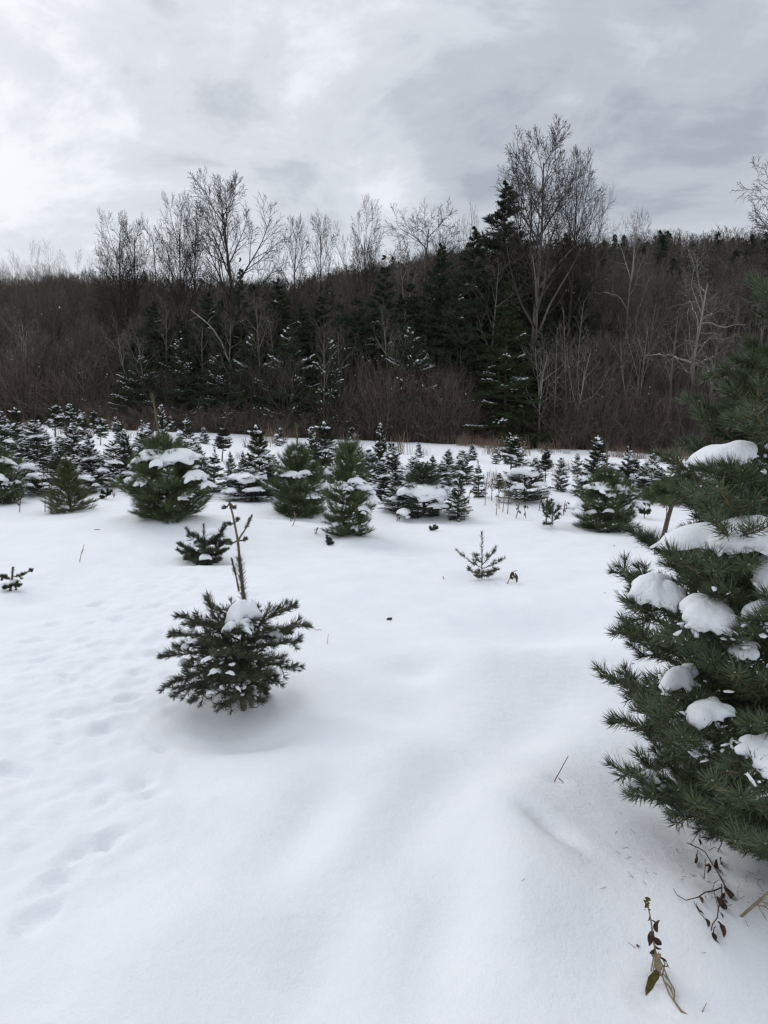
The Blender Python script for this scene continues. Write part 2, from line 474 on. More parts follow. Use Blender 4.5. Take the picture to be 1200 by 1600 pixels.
M_SNOW = snow_mat('snow', True)
M_CAP = snow_mat('settled_snow', False)
M_FIRBIG = tint_mat('white_fir_needles', (.030, .045, .024), (.082, .110, .054), .45, .4, c2=(.145, .172, .080))
M_FIR = tint_mat('fir_needles', (.022, .032, .017), (.054, .068, .036), .55, .25)
M_PINE = tint_mat('pine_needles', (.042, .062, .030), (.155, .190, .088), .55, .25)
M_PINEY = tint_mat('yellowish_pine_needles', (.055, .070, .030), (.14, .15, .065), .55, .25)
M_SPRUCE = tint_mat('spruce_needles', (.035, .054, .032), (.085, .105, .058), .55, .25)
M_YFIR = tint_mat('young_fir_needles', (.034, .046, .028), (.110, .125, .075), .5, .3)
M_WOODC = tint_mat('forest_conifer_needles', (.024, .034, .021), (.070, .086, .052), .65, .15)
M_WOODG = tint_mat('green_conifer_needles', (.022, .034, .015), (.062, .080, .036), .65, .15)
M_TWIG = tint_mat('tan_twig_bark', (.15, .11, .06), (.26, .21, .12), .7, .2, noise=60)
M_TRUNKC = tint_mat('young_conifer_bark', (.085, .065, .045), (.15, .12, .09), .8, .15, noise=40, bump=.004)
M_BARK = tint_mat('grey_brown_bark', (.09, .077, .066), (.20, .175, .155), .85, .1, noise=6, bump=.02)
M_BARKD = tint_mat('dark_bark', (.038, .032, .028), (.080, .068, .058), .85, .1, noise=6, bump=.02)
M_BARKP = tint_mat('pale_bark', (.22, .20, .18), (.38, .36, .33), .85, .1, noise=5, bump=.02)
M_TWIGS = tint_mat('bare_twigs', (.058, .047, .040), (.165, .142, .122), .85, .1)
M_TWIGD = tint_mat('dark_twigs', (.030, .025, .022), (.070, .060, .052), .85, .1)
M_TWIGP = tint_mat('pale_twigs', (.13, .115, .10), (.24, .22, .195), .85, .1)
M_BRUSH = tint_mat('brown_brush', (.062, .050, .043), (.20, .160, .135), .85, .1)
M_GRASSD = tint_mat('dead_grass', (.13, .085, .062), (.27, .205, .15), .85, .1)
M_DRY = tint_mat('dry_brown_leaf', (.045, .025, .018), (.12, .065, .04), .7, .2, noise=50)
M_TAN = tint_mat('dry_tan_stalk', (.20, .155, .09), (.36, .29, .19), .7, .2, noise=50)
M_MOSS = tint_mat('olive_leaf', (.07, .065, .015), (.15, .13, .035), .7, .2, noise=70)
M_LITTER = tint_mat('leaf_litter', (.045, .036, .030), (.060, .048, .040), .95, .05, noise=.6)
M_BUD = tint_mat('pale_bud', (.35, .33, .26), (.55, .52, .44), .7, .2)
M_STEMY = tint_mat('yellowish_stem', (.125, .098, .056), (.20, .16, .09), .7, .2, noise=60)

# ------------------------------------------------------------------ ground and hill
gz(0.0, 0.0)
gx, gy = GRID['x'], GRID['y']
X, Y = np.meshgrid(gx, gy)
Z = GRID['z'].ravel()
g = Geo()
nxv = len(gx)
ii = np.arange(len(gy) - 1)[:, None] * nxv + np.arange(nxv - 1)[None, :]
ii = ii.ravel()
g.add(np.stack([X.ravel(), Y.ravel(), Z], 1), None, np.stack([ii, ii + 1, ii + nxv + 1, ii + nxv], 1))
o = obj('ground', g.mesh('snow_field', M_SNOW)); o['kind'] = 'structure'

HX = [-900, -300, -140, -95, -60, -30, -12, 0, 25, 60, 110, 150, 300, 900]
HZ = [25, 29, 31.5, 33, 31.5, 33, 36, 38, 43, 45.5, 47, 47, 44, 38]
def hill(x, y):
    x = np.asarray(x, float); y = np.asarray(y, float)
    h = np.interp(x * 240 / np.clip(y, 200, 280), HX, HZ)
    s = sstep(35, 265, y + 6 * vnoise(x * .03, y * .03, 5)) ** .8 * (1 - .75 * sstep(275, 480, y))
    return -4.0 + (h + 4) * s + 1.2 * vnoise(x * .04, y * .04, 6) * sstep(60, 100, y)
hx = np.concatenate([np.linspace(-900, -220, 20), np.linspace(-210, 210, 106), np.linspace(220, 900, 20)])
hy = np.concatenate([np.linspace(52, 290, 80), np.linspace(300, 700, 24)])
X, Y = np.meshgrid(hx, hy)
g = Geo(); nxv = len(hx)
ii = (np.arange(len(hy) - 1)[:, None] * nxv + np.arange(nxv - 1)[None, :]).ravel()
g.add(np.stack([X.ravel(), Y.ravel(), hill(X.ravel(), Y.ravel())], 1), None, np.stack([ii, ii + 1, ii + nxv + 1, ii + nxv], 1))
o = obj('hill', g.mesh('hill_slope', M_LITTER)); o['kind'] = 'structure'

# ------------------------------------------------------------------ bare trees
def grow_bare(seed, H=1.0, trunk_h=.35, limbs=9, spread=38, up=.10, gnarl=.10, kids=(6, 5, 4), r0=.016, ratio=.62, levels=3, lean=(0, 0), stems=1, limb_len=.55, base_clear=.18, trunk_frac=.86, top_clear=1.0, kid_spread=None):
    """returns {level: list of (points, radii)} of a bare tree of height ~H"""
    rnd = np.random.default_rng(seed)
    out = {}
    def grow(p, d, L, r, lev):
        nseg = {0: 12, 1: 8, 2: 5, 3: 4, 4: 3}[lev]
        pts = [p]; dirs = [d]
        for k in range(nseg):
            d = d + rnd.normal(0, gnarl * (.35, 1.0, .85, .7, .6)[lev], 3) + np.array([0, 0, up * (1 if lev else .6)])
            d = d / np.linalg.norm(d)
            p = p + d * (L / nseg)
            pts.append(p); dirs.append(d)
        tt = np.linspace(0, 1, nseg + 1)
        rad = r * (1 - .80 * tt)
        out.setdefault(lev, []).append((np.array(pts), rad))
        if lev >= levels: return
        n = limbs if lev == 0 else kids[min(lev - 1, len(kids) - 1)]
        lo = base_clear if lev == 0 else .22
        for k in range(n):
            t = lo + ((top_clear if lev == 0 else 1) - lo) * ((k + rnd.random()) / n) ** (.8 if lev == 0 else 1)
            t = min(t, .99)
            f = t * nseg; i = int(f); w = f - i
            q = pts[i] * (1 - w) + pts[i + 1] * w
            dd = dirs[i]
            az = k * 2.4 + rnd.random() * 1.2
            ref = np.array([1.0, 0, 0]) if abs(dd[2]) > .9 else np.array([0, 0, 1.0])
            u = np.cross(dd, ref); u /= np.linalg.norm(u); v = np.cross(dd, u)
            sp = R((spread if lev == 0 or kid_spread is None else kid_spread) * (.75 + .5 * rnd.random()))
            cd = dd * math.cos(sp) + (u * math.cos(az) + v * math.sin(az)) * math.sin(sp)
            cl = (L * limb_len * (1.12 - .72 * (t - lo) / (1 - lo)) if lev == 0 else L * ratio * (1.1 - .6 * t)) * rnd.uniform(.75, 1.15)
            cr = max(r * (1 - .8 * t) * (.70 if lev == 0 else .60), .0006)
            grow(q, cd, cl, cr, lev + 1)
    for s in range(stems):
        d = np.array([lean[0] + (rnd.normal(0, .14) if stems > 1 else 0), lean[1] + (rnd.normal(0, .14) if stems > 1 else 0), 1.0])
        grow(np.array([rnd.normal(0, .01) if stems > 1 else 0, 0, -.01]), d / np.linalg.norm(d), trunk_frac * H * (1 if s == 0 else rnd.uniform(.75, .98)), r0 * (1 if s == 0 else .8), 0)
    return out

def bare_meshes(name, lv, bark, twig, snow=False, thick=1.0):
    gt, gc = Geo(), Geo()
    rnd = np.random.default_rng(7)
    for lev, lst in lv.items():
        tgt, sides = (gt, 7 if lev == 0 else 5) if lev <= 1 else (gc, 4 if lev == 2 else 3)
        P = np.array([a for a, b in lst]); Q = np.array([b for a, b in lst])
        Q = np.maximum(Q, .00048) * thick
        tubes(tgt, P, Q, sides, rnd.random(len(lst)))
    res = [gt.mesh(name + '_trunk', bark), gc.mesh(name + '_crown', twig, False)]
    top = max(float(np.max(a[:, 2])) for l in lv.values() for a, b in l)
    half = np.percentile(np.abs(np.concatenate([a[:, 0] for a, b in lv[max(lv)]])), 97)
    if snow:
        gs = Geo(); C = []; S = []; D = []
        for lev in (1, 2):
            for a, b in lv.get(lev, []):
                for k in range(1, len(a) - 1):
                    dd = a[k + 1] - a[k]; dd = dd / np.linalg.norm(dd)
                    if abs(dd[2]) < .75 and rnd.random() < snow:
                        C.append(a[k] + np.array([0, 0, b[k] * .8])); S.append(max(b[k] * 1.6, .0022)); D.append(dd)
        if C: domes(gs, rnd, C, np.array(S), np.array(D)); res.append(gs.mesh(name + '_snow', M_CAP))
    return res, top, half

BARE = {}
def tmpl(key, bark, twig, snow=False, **kw):
    lv = grow_bare(**kw)
    BARE[key] = bare_meshes(key, lv, bark, twig, snow)
tmpl('vase', M_BARKD, M_TWIGD, seed=11, limbs=13, spread=38, up=.07, gnarl=.065, kids=(9, 7, 4), r0=.014, levels=4, limb_len=.46, base_clear=.34, trunk_frac=.84, kid_spread=36)
tmpl('vase_wide', M_BARKD, M_TWIGD, seed=14, limbs=10, spread=40, up=.06, gnarl=.08, kids=(8, 6, 4), r0=.012, levels=4, limb_len=.50, base_clear=.30, stems=2, trunk_frac=.82, kid_spread=38)
tmpl('vase_thin', M_BARKD, M_TWIGD, seed=19, limbs=12, spread=36, up=.07, gnarl=.085, kids=(7, 5, 4), r0=.011, levels=4, limb_len=.34, base_clear=.42, trunk_frac=.86, kid_spread=36)
tmpl('tall', M_BARK, M_TWIGD, seed=33, limbs=20, spread=40, up=.075, gnarl=.075, kids=(8, 6, 4), r0=.0125, levels=4, limb_len=.37, base_clear=.28, trunk_frac=.86, kid_spread=36)
tmpl('round', M_BARK, M_TWIGD, seed=41, limbs=12, spread=55, up=.05, gnarl=.14, kids=(8, 6, 4), r0=.014, levels=4, limb_len=.42, base_clear=.46, trunk_frac=.84, kid_spread=42)
tmpl('slim', M_BARK, M_TWIGS, seed=52, limbs=12, spread=38, up=.08, gnarl=.10, kids=(6, 5, 3), r0=.009, levels=3, limb_len=.34, base_clear=.40)
tmpl('bent', M_BARKP, M_TWIGP, seed=64, limbs=9, spread=44, up=.07, gnarl=.19, kids=(7, 5, 3), r0=.013, levels=4, limb_len=.34, base_clear=.50)
tmpl('gnarled', M_BARKP, M_TWIGP, .25, seed=79, limbs=13, spread=60, up=.035, gnarl=.25, kids=(7, 5, 3), r0=.017, levels=4, limb_len=.66, base_clear=.16, trunk_frac=.8)
tmpl('brushy', M_BARK, M_TWIGS, .04, seed=86, limbs=13, spread=36, up=.07, gnarl=.13, kids=(8, 5, 3), r0=.010, levels=3, limb_len=.62, base_clear=.14, stems=3)
tmpl('brushy_pale', M_BARKP, M_TWIGP, .08, seed=88, limbs=10, spread=46, up=.06, gnarl=.17, kids=(6, 4, 3), r0=.010, levels=3, limb_len=.6, base_clear=.2, stems=2)
tmpl('brushy_red', M_BARKD, M_BRUSH, .05, seed=87, limbs=13, spread=42, up=.06, gnarl=.14, kids=(8, 6, 3), r0=.010, levels=3, limb_len=.6, base_clear=.10, stems=3)
tmpl('pole', M_BARK, M_TWIGS, .08, seed=98, limbs=16, spread=42, up=.10, gnarl=.07, kids=(5, 4), r0=.007, levels=2, limb_len=.22, base_clear=.15)

rng0 = np.random.default_rng(3)
def place_bare(px, top, depth, wpx, kind, label, group=None, base_z=None, rot=None, name='bare_tree', cat='tree'):
    (ms, th, half) = BARE[kind]
    d = depth
    x = (px - 600) / FPX * d
    y = d / math.cos(PITCH) * 1.0
    zb = max(gz(x, y), float(hill(x, y))) if y > 52 else gz(x, y)
    if base_z is not None: zb = base_z
    topz = at(px, top, d)[2]
    sz = (topz - zb) / th
    sx = wpx * .5 / FPX * d / half
    sx = min(max(sx, sz * .45), sz * 1.9)
    t = thing(name, label, cat, (x, y, zb - .05), group, rng0.random() * 6.28 if rot is None else rot, (sx, sx, sz))
    for nm, m in zip(('trunk', 'crown', 'snow_dusting'), ms):
        c = obj(nm, m, t)
        if nm == 'snow_dusting': stuff(c)
    return t

# ------------------------------------------------------------------ conifers
def fir_template(key, seed, mat, whorls=15, boughs=9, profile=.85, low=.04, R0=.34, snow=.5, sub=8, nn=30, nl=.034, nw=.0062, bare=0.0, droop=.12, caps=(), trunk_r=.016, flat_top=False, dust=.026, lift=.45, dust_low=0.0, cap_r=.05, leader=.05, ragged=(.72, 1.18)):
    """a young fir 1 unit high: trunk, crown of needled shoots, dabs and pillows of snow"""
    rng = np.random.default_rng(seed)
    gt, gc, gs = Geo(), Geo(), Geo()
    zt = np.linspace(-.03, .97, 9)
    tubes(gt, np.stack([np.zeros(9) + rng.normal(0, .003, 9), np.zeros(9), zt], 1), trunk_r * (1.05 - zt), 7)
    A, B, C, S, D, BA, BB, NLs = [], [], [], [], [], [], [], []
    z0 = max(bare, low)
    for w in range(whorls):
        h = z0 + (1 - z0 - leader) * (w / (whorls - 1)) ** .95 + rng.normal(0, .22) / whorls
        rel = min(max((h - z0) / (1 - z0), 0.0), 1.0)
        rr = R0 * ((1 - rel) ** profile * .96 + .03) * (sstep(-.12, .1, rel))
        if flat_top: rr = R0 * (1 - rel ** 3.2) * .95 + .02
        nb = max(4, int(round(boughs * (.6 + .6 * (1 - rel)))))
        az0 = rng.random() * 6.28
        for b in range(nb):
            az = az0 + b * 6.283 / nb + rng.normal(0, .18)
            L = rr * rng.uniform(*ragged)
            base = np.array([0, 0, h + rng.normal(0, .38) / whorls])
            el = lift * rel + .18 - droop * (1 - rel) + rng.normal(0, .1)
            d = np.array([math.cos(az) * math.cos(el), math.sin(az) * math.cos(el), math.sin(el)])
            side = np.array([-math.sin(az), math.cos(az), 0])
            npt = 5
            tt = np.linspace(0, 1, npt)
            pts = base + d * (tt * L)[:, None] + np.array([0, 0, 1]) * (.10 * L * tt ** 2.5 - .06 * L * tt)[:, None]
            BA.append(pts); BB.append(np.linspace(.0045, .0012, npt) * (.5 + L / R0))
            for k in range(1, npt - 1):
                A.append(pts[k]); B.append(pts[k + 1]); NLs.append(L)
            ns = max(2, int(sub * (.35 + L / R0)))
            snowy = rng.random() < snow * (.55 + dust_low * (1 - rel)) * (1.0 if dust_low == 0 else float(1 - sstep(.45, .8, rel)))
            load = rng.uniform(.7, 1.25)
            for k in range(ns):
                t = .22 + .75 * (k + rng.random()) / ns
                q = base + d * t * L + np.array([0, 0, .10 * L * t ** 2.5 - .06 * L * t])
                sgn = 1 if k % 2 else -1
                sl = L * (.48 * (1 - t) + .16) * rng.uniform(.7, 1.25) + min(.015, .12 * L)
                e = norm(d * .75 + side * sgn * rng.uniform(.45, .9) + np.array([0, 0, rng.normal(.02, .16)]))
                A.append(q); B.append(q + e * sl); NLs.append(L)
                if snowy and t > .35 and rng.random() < .7:
                    C.append(q + e * sl * rng.uniform(.2, .8) + np.array([0, 0, .010])); S.append(dust * load * rng.uniform(.6, 1.25)); D.append(e)
            if snowy:
                for t in np.arange(rng.uniform(.3, .55), 1.0, dust * 1.6 / L):
                    C.append(base + d * t * L + np.array([0, 0, .012 + .10 * L * t ** 2.5 - .06 * L * t])); S.append(dust * load * rng.uniform(.8, 1.5)); D.append(d)
    A.append(np.array([0, 0, .88])); B.append(np.array([0, 0, 1.0])); NLs.append(.10 * R0)
    tubes(gt, np.array(BA), np.array(BB), 3)
    needles(gc, rng, A, B, nn, nl * (.42 + .58 * np.clip(np.array(NLs) / (.40 * R0), 0, 1)), nw, 62, 22, .22, flat=.25)
    C = np.array(C) if C else np.zeros((0, 3))
    if len(C): domes(gs, rng, C, np.array(S), np.array(D))
    if snow > .2 and leader > 0: domes(gs, rng, [[0, 0, .965], [.01, 0, .93], [-.012, .01, .90]], np.array([.022, .03, .036]), np.array([[0, 0.1, 1.0]] * 3))
    res = {'trunk': gt.mesh(key + '_trunk', M_TRUNKC), 'crown': gc.mesh(key + '_crown', mat, False), 'snow_dusting': gs.mesh(key + '_dusting', M_CAP) if gs.n else None, 'caps': []}
    for (az, rel, out, sz) in caps:
        h = z0 + (1 - z0) * rel
        rr = (R0 * ((1 - rel) ** profile) if not flat_top else R0 * (1 - rel ** 3.2)) * out
        gl = Geo()
        cap_cluster(gl, rng, (math.cos(az) * rr, math.sin(az) * rr, h), sz * 1.2, 1.25, az, out, 3)
        res['caps'].append(gl.mesh(key + '_cap', M_CAP))
    return res

FIRS = {}
PI = math.pi
FIRS['fir_a'] = fir_template('fir_a', 101, M_FIR, snow=.5, caps=[(-1.2, .30, .75, .085), (-2.4, .52, .7, .07), (.3, .55, .7, .07), (-1.6, .93, .0, .06)])
FIRS['fir_b'] = fir_template('fir_b', 102, M_FIR, whorls=17, R0=.36, snow=.55, caps=[(-1.9, .22, .8, .10), (-.6, .42, .75, .08), (-2.6, .66, .7, .06)])
FIRS['fir_c'] = fir_template('fir_c', 103, M_FIR, whorls=13, R0=.32, profile=.7, snow=.36, caps=[(-1.3, .5, .8, .08), (-2.7, .3, .8, .09)])
FIRS['fir_d'] = fir_template('fir_d', 104, M_FIR, whorls=16, R0=.40, profile=.75, snow=.75, dust=.030, caps=[(-1.5, .6, .6, .11), (-.4, .3, .8, .12), (-2.5, .35, .8, .11), (1.5, .4, .8, .1)])
FIRS['hat'] = fir_template('hat', 105, M_FIR, whorls=14, R0=.36, profile=.6, snow=.55, caps=[(0, .80, .0, .19), (-1.4, .4, .85, .12), (-2.8, .3, .9, .10), (0.2, .35, .9, .10)])
FIRS['fir_e'] = fir_template('fir_e', 121, M_SPRUCE, whorls=13, R0=.40, profile=.65, snow=.6, dust=.027, ragged=(.5, 1.25), caps=[(-1.4, .45, .8, .10), (-2.6, .25, .9, .10), (-.4, .6, .7, .08)])
FIRS['fir_f'] = fir_template('fir_f', 122, M_FIR, whorls=12, R0=.38, profile=.55, snow=.5, dust=.03, ragged=(.5, 1.25), caps=[(-1.8, .6, .8, .11), (-.7, .32, .9, .11), (-2.8, .4, .85, .1), (-1.5, .9, 0, .07)])
FIRS['lolly'] = fir_template('lolly', 106, M_FIR, whorls=12, R0=.30, bare=.36, profile=.75, snow=.7, dust=.026, trunk_r=.020, caps=[(0, .88, .0, .09), (-1.2, .45, .7, .09), (-2.6, .25, .8, .08)])
FIRS['lolly_dark'] = fir_template('lolly_dark', 107, M_FIR, whorls=12, R0=.28, bare=.42, profile=.8, snow=.25, trunk_r=.020, caps=[(-1.0, .5, .7, .06)])
FIRS['low'] = fir_template('low', 108, M_FIR, whorls=11, R0=.56, profile=.7, flat_top=True, snow=.7, dust=.03, nl=.05, nw=.007, trunk_r=.03, lift=.25, caps=[(-1.3, .80, .45, .26), (-2.6, .78, .5, .24), (.4, .75, .55, .22), (1.8, .8, .45, .24), (-1.7, .4, .95, .16), (-.5, .45, .95, .15)])
FIRS['spruce'] = fir_template('spruce', 109, M_SPRUCE, whorls=12, R0=.30, profile=.9, snow=.28, lift=.6, sub=6, nl=.036, nw=.0055)
FIRS['slim'] = fir_template('slim', 110, M_SPRUCE, whorls=12, R0=.22, profile=.8, snow=.5, lift=.6, sub=5, caps=[(-1.2, .35, .8, .09)])
FIRS['saddle'] = fir_template('saddle', 111, M_SPRUCE, whorls=15, R0=.48, profile=.62, snow=.45, dust=.026, nl=.045, nw=.006, trunk_r=.028,
                               caps=[(-1.5, .50, .62, .26), (-2.6, .50, .60, .23), (-.4, .50, .60, .24), (.8, .52, .55, .22), (2.3, .52, .55, .22), (-2.3, .10, .95, .15), (-.9, .22, .98, .11)])

def pine_template(key, seed, mat, shoots=950, R0=.5, nn=40, nl=.120, nw=.0040, snow=.3, caps=(), leader=.3, prof=.62, belly=.36, yel=0.0, up=.28, up_tip=.42):
    """a dense young pine: body 1 unit high, the leader shoot above it"""
    rng = np.random.default_rng(seed)
    gt, gc, gs, gl = Geo(), Geo(), Geo(), Geo()
    zt = np.linspace(-.04, 1.0, 9)
    tubes(gt, np.stack([rng.normal(0, .006, 9), rng.normal(0, .006, 9), zt], 1), .026 * (1.1 - .85 * zt), 7)
    A, B, C, S, D = [], [], [], [], []
    PT, PR = [], []
    def rad(h):
        return R0 * min(1.0, (max(h, 0) / belly) ** .5 * .42 + .58) * max(1 - h, 0) ** prof if h < belly else R0 * (max(1 - (h - belly) / (1 - belly), 0)) ** prof
    tiers = [(h, 8) for h in np.linspace(.06, .93, 9)] + [(h, 5) for h in np.linspace(.11, .86, 8)]
    for (hh, nb) in tiers:
        a0 = rng.random() * 6.283
        nb = max(4, int(round(nb * (1.1 - .5 * hh))))
        for b in range(nb):
            az = a0 + b * 6.283 / nb + rng.normal(0, .2)
            h = hh + rng.normal(0, .02)
            Lb = rad(h) * rng.uniform(.74, 1.16)
            el = .06 + .75 * h + rng.normal(0, .10)
            d = np.array([math.cos(az) * math.cos(el), math.sin(az) * math.cos(el), math.sin(el)])
            side = np.array([-math.sin(az), math.cos(az), 0])
            tt = np.linspace(0, 1, 4)[:, None]
            ctr = np.array([0, 0, max(h - .05 - .25 * Lb * math.sin(el), .01)])
            pts = ctr + d * tt * Lb + np.array([0, 0, 1]) * (.16 * Lb * tt ** 2.4 - .10 * Lb * tt)
            PT.append(pts); PR.append(np.linspace(.010, .003, 4))
            ns = max(5, int(shoots / 110 * (.35 + .65 * Lb / R0) * 1.25))
            white = rng.random() < snow
            for k in range(ns):
                t = .30 + .70 * (k + rng.random()) / ns
                q = ctr + d * t * Lb + np.array([0, 0, .16 * Lb * t ** 2.4 - .10 * Lb * t])
                sg = 1 if k % 2 else -1
                e = norm((d * .75 + side * sg * rng.uniform(.1, .95) * (1.15 - .6 * t) + np.array([0, 0, up_tip + rng.normal(0, .2)]))[None])[0]
                L = rng.uniform(.055, .11) * (1.1 if t > .8 else 1.0)
                off = side * sg * rng.uniform(0, .22) * Lb * (1.2 - t)
                A.append(q + off); B.append(q + off + e * L)
                if white and t > .5 and rng.random() < .75:
                    C.append(q + off + e * L * rng.uniform(.2, .9) + np.array([0, 0, .015])); S.append(rng.uniform(.014, .034)); D.append(e)
    for k in range(10):
        a_ = rng.random() * 6.283; A.append([0, 0, .90 + rng.uniform(-.04, .04)]); B.append([.05 * math.cos(a_), .05 * math.sin(a_), 1.0 + rng.uniform(-.06, .03)])
    tubes(gt, np.array(PT), np.array(PR), 3)
    needles(gc, rng, A, B, nn, nl, nw, 48, 12, up, jit=13)
    if C: domes(gs, rng, C, np.array(S), np.array(D))
    res = {'trunk': gt.mesh(key + '_trunk', M_TRUNKC), 'crown': gc.mesh(key + '_crown', mat, False), 'snow_dusting': gs.mesh(key + '_dusting', M_CAP) if gs.n else None, 'caps': []}
    if leader:
        n = 6
        zz = np.linspace(.9, 1 + leader, n)
        P = np.stack([rng.normal(0, .004, n).cumsum(), rng.normal(0, .004, n).cumsum(), zz], 1)
        tubes(gl, P, np.linspace(.013, .008, n), 5)
        res['leader'] = gl.mesh(key + '_leader', M_STEMY)
        gn = Geo()
        needles(gn, rng, P[:-1], P[1:], 34, nl * .62, nw, 42, 22, .1, jit=9)
        needles(gn, rng, P[-2:-1] * .5 + P[-1:] * .5, P[-1:], 46, nl * .7, nw, 40, 8, .1)
        res['leader_needles'] = gn.mesh(key + '_leader_needles', M_PINEY)
    for (az, h, out, sz, wx) in caps:
        rr = rad(h) * out
        gk = Geo()
        cap_cluster(gk, rng, (math.cos(az) * rr, math.sin(az) * rr, h + .06), sz, wx * 1.1, az, out, 4)
        res['caps'].append(gk.mesh(key + '_cap', M_CAP))
    return res

PINES = {}
PINES['pine_a'] = pine_template('pine_a', 201, M_PINE, 1300, R0=.52, leader=.55, snow=.36, caps=[(-2.35, .77, .72, .24, 1.15), (-.75, .75, .80, .24, 1.35), (-2.75, .50, .93, .12, 1.3), (-.45, .50, .93, .15, 1.2), (-.75, .27, .98, .09, 1.2), (-.15, .36, .98, .10, 1.2), (-2.0, .5, .9, .08, 1.1), (-2.5, .22, .98, .07, 1), (1.2, .7, .7, .18, 1.2), (2.4, .55, .9, .16, 1.2)])
PINES['pine_b'] = pine_template('pine_b', 202, M_PINE, 1100, R0=.44, leader=.28, snow=.45, prof=.8, caps=[(-1.9, .86, .4, .10, 1.2), (-1.9, .58, .8, .12, 1.6), (-2.6, .6, .85, .10, 1.2), (-.3, .38, .95, .15, 1.4), (-.8, .28, .98, .10, 1.2), (.1, .42, .9, .13, 1.2), (-1.0, .6, .8, .09, 1.1), (1.5, .6, .8, .14, 1.2)])
PINES['pine_c'] = pine_template('pine_c', 203, M_PINE, 1100, R0=.30, leader=.0, snow=.45, prof=.55, nl=.075, nw=.0034, caps=[(-2.0, .52, .7, .10, 1.5), (-.6, .48, .85, .12, 1.2), (-1.0, .56, .8, .10, 1.2), (-.2, .36, .98, .11, 1.2), (-2.9, .66, .7, .09, 1.4), (-2.4, .10, .8, .07, 1.2), (-.8, .06, .8, .08, 1.2), (-.6, .27, .98, .08, 1.2)])
PINES['pine_e'] = pine_template('pine_e', 204, M_PINE, 1150, R0=.52, leader=.42, snow=.36, prof=.75, caps=[(-2.5, .70, .72, .20, 1.3), (-.55, .66, .78, .19, 1.3), (-1.5, .90, .25, .07, 1.1), (-2.4, .30, .98, .09, 1.3), (-1.7, .33, .98, .08, 1.2), (-.3, .40, .95, .13, 1.2), (-1.6, .58, .9, .09, 1.2), (-2.9, .42, .98, .15, 1.1), (1.4, .6, .8, .15, 1.2)])
PINES['pine_y'] = pine_template('pine_y', 205, M_PINEY, 420, R0=.44, nn=34, leader=.12, snow=.06, prof=1.0, belly=.12, caps=[(-1.6, .10, .6, .08, 1.2)])

def fieldtree(tpl, name, label, cat, px, base, top, wpx, half, height=1.0, group=None, rotz=None, sink=.03):
    """stand a template tree on the snow where its foot shows, at its height and width"""
    p = ground_pt(px, base)
    depth = float((p - EYE) @ FWD)
    H = (at(px, top, depth)[2] - p[2]) / height
    Wd = wpx / FPX * depth / (2 * half)
    t = thing(name, label, cat, (p[0], p[1], p[2] - sink * H), group, rng0.uniform(-.5, .5) if rotz is None else rotz, (Wd, Wd, H))
    t.rotation_euler = (rng0.normal(0, .035), rng0.normal(0, .035), t.rotation_euler[2])
    for k in ('trunk', 'crown', 'leader'):
        if tpl.get(k) is not None:
            c = obj({'leader': 'leader_shoot'}.get(k, k), tpl[k], t)
            if k == 'leader': obj('needles', tpl['leader_needles'], c)
    if tpl.get('snow_dusting') is not None: stuff(obj('snow_dusting', tpl['snow_dusting'], t))
    for m in tpl['caps']: obj('snow_cap', m, t)
    return t, p, depth

G_FIR = 'young snowy firs standing in the field'
G_PINE = 'young pines in the front row of the field'
fieldtree(PINES['pine_a'], 'pine_tree', 'bushy green pine with two snow pillows on its shoulders and a long bare leader', 'pine tree', 268, 806, 677, 136, .52, 1.05, G_PINE, 0.0)
fieldtree(PINES['pine_b'], 'pine_tree', 'broad pine with scattered snow and brown lower boughs behind the paler slender pine', 'pine tree', 468, 804, 688, 96, .44, 1.05, G_PINE, 0.0)
fieldtree(PINES['pine_c'], 'pine_tree', 'slender pale green pine in front of its row, its foot clotted with snow', 'pine tree', 545, 835, 676, 80, .30, 1.08, G_PINE, 0.0)
fieldtree(PINES['pine_e'], 'pine_tree', 'round bushy pine with snow lumps, alone in front of the layered fir', 'pine tree', 946, 829, 728, 106, .52, 1.05, G_PINE, 0.0)
fieldtree(PINES['pine_e'], 'pine_tree', 'bushy pine half outside the picture, beside the thin yellow-green pine', 'pine tree', -2, 787, 690, 84, .52, 1.05, G_PINE, 1.9)
fieldtree(PINES['pine_y'], 'pine_tree', 'thin yellow-green pine with sparse boughs and dead grass at its side', 'pine tree', 109, 799, 716, 80, .44, 1.05, G_PINE, 0.0)
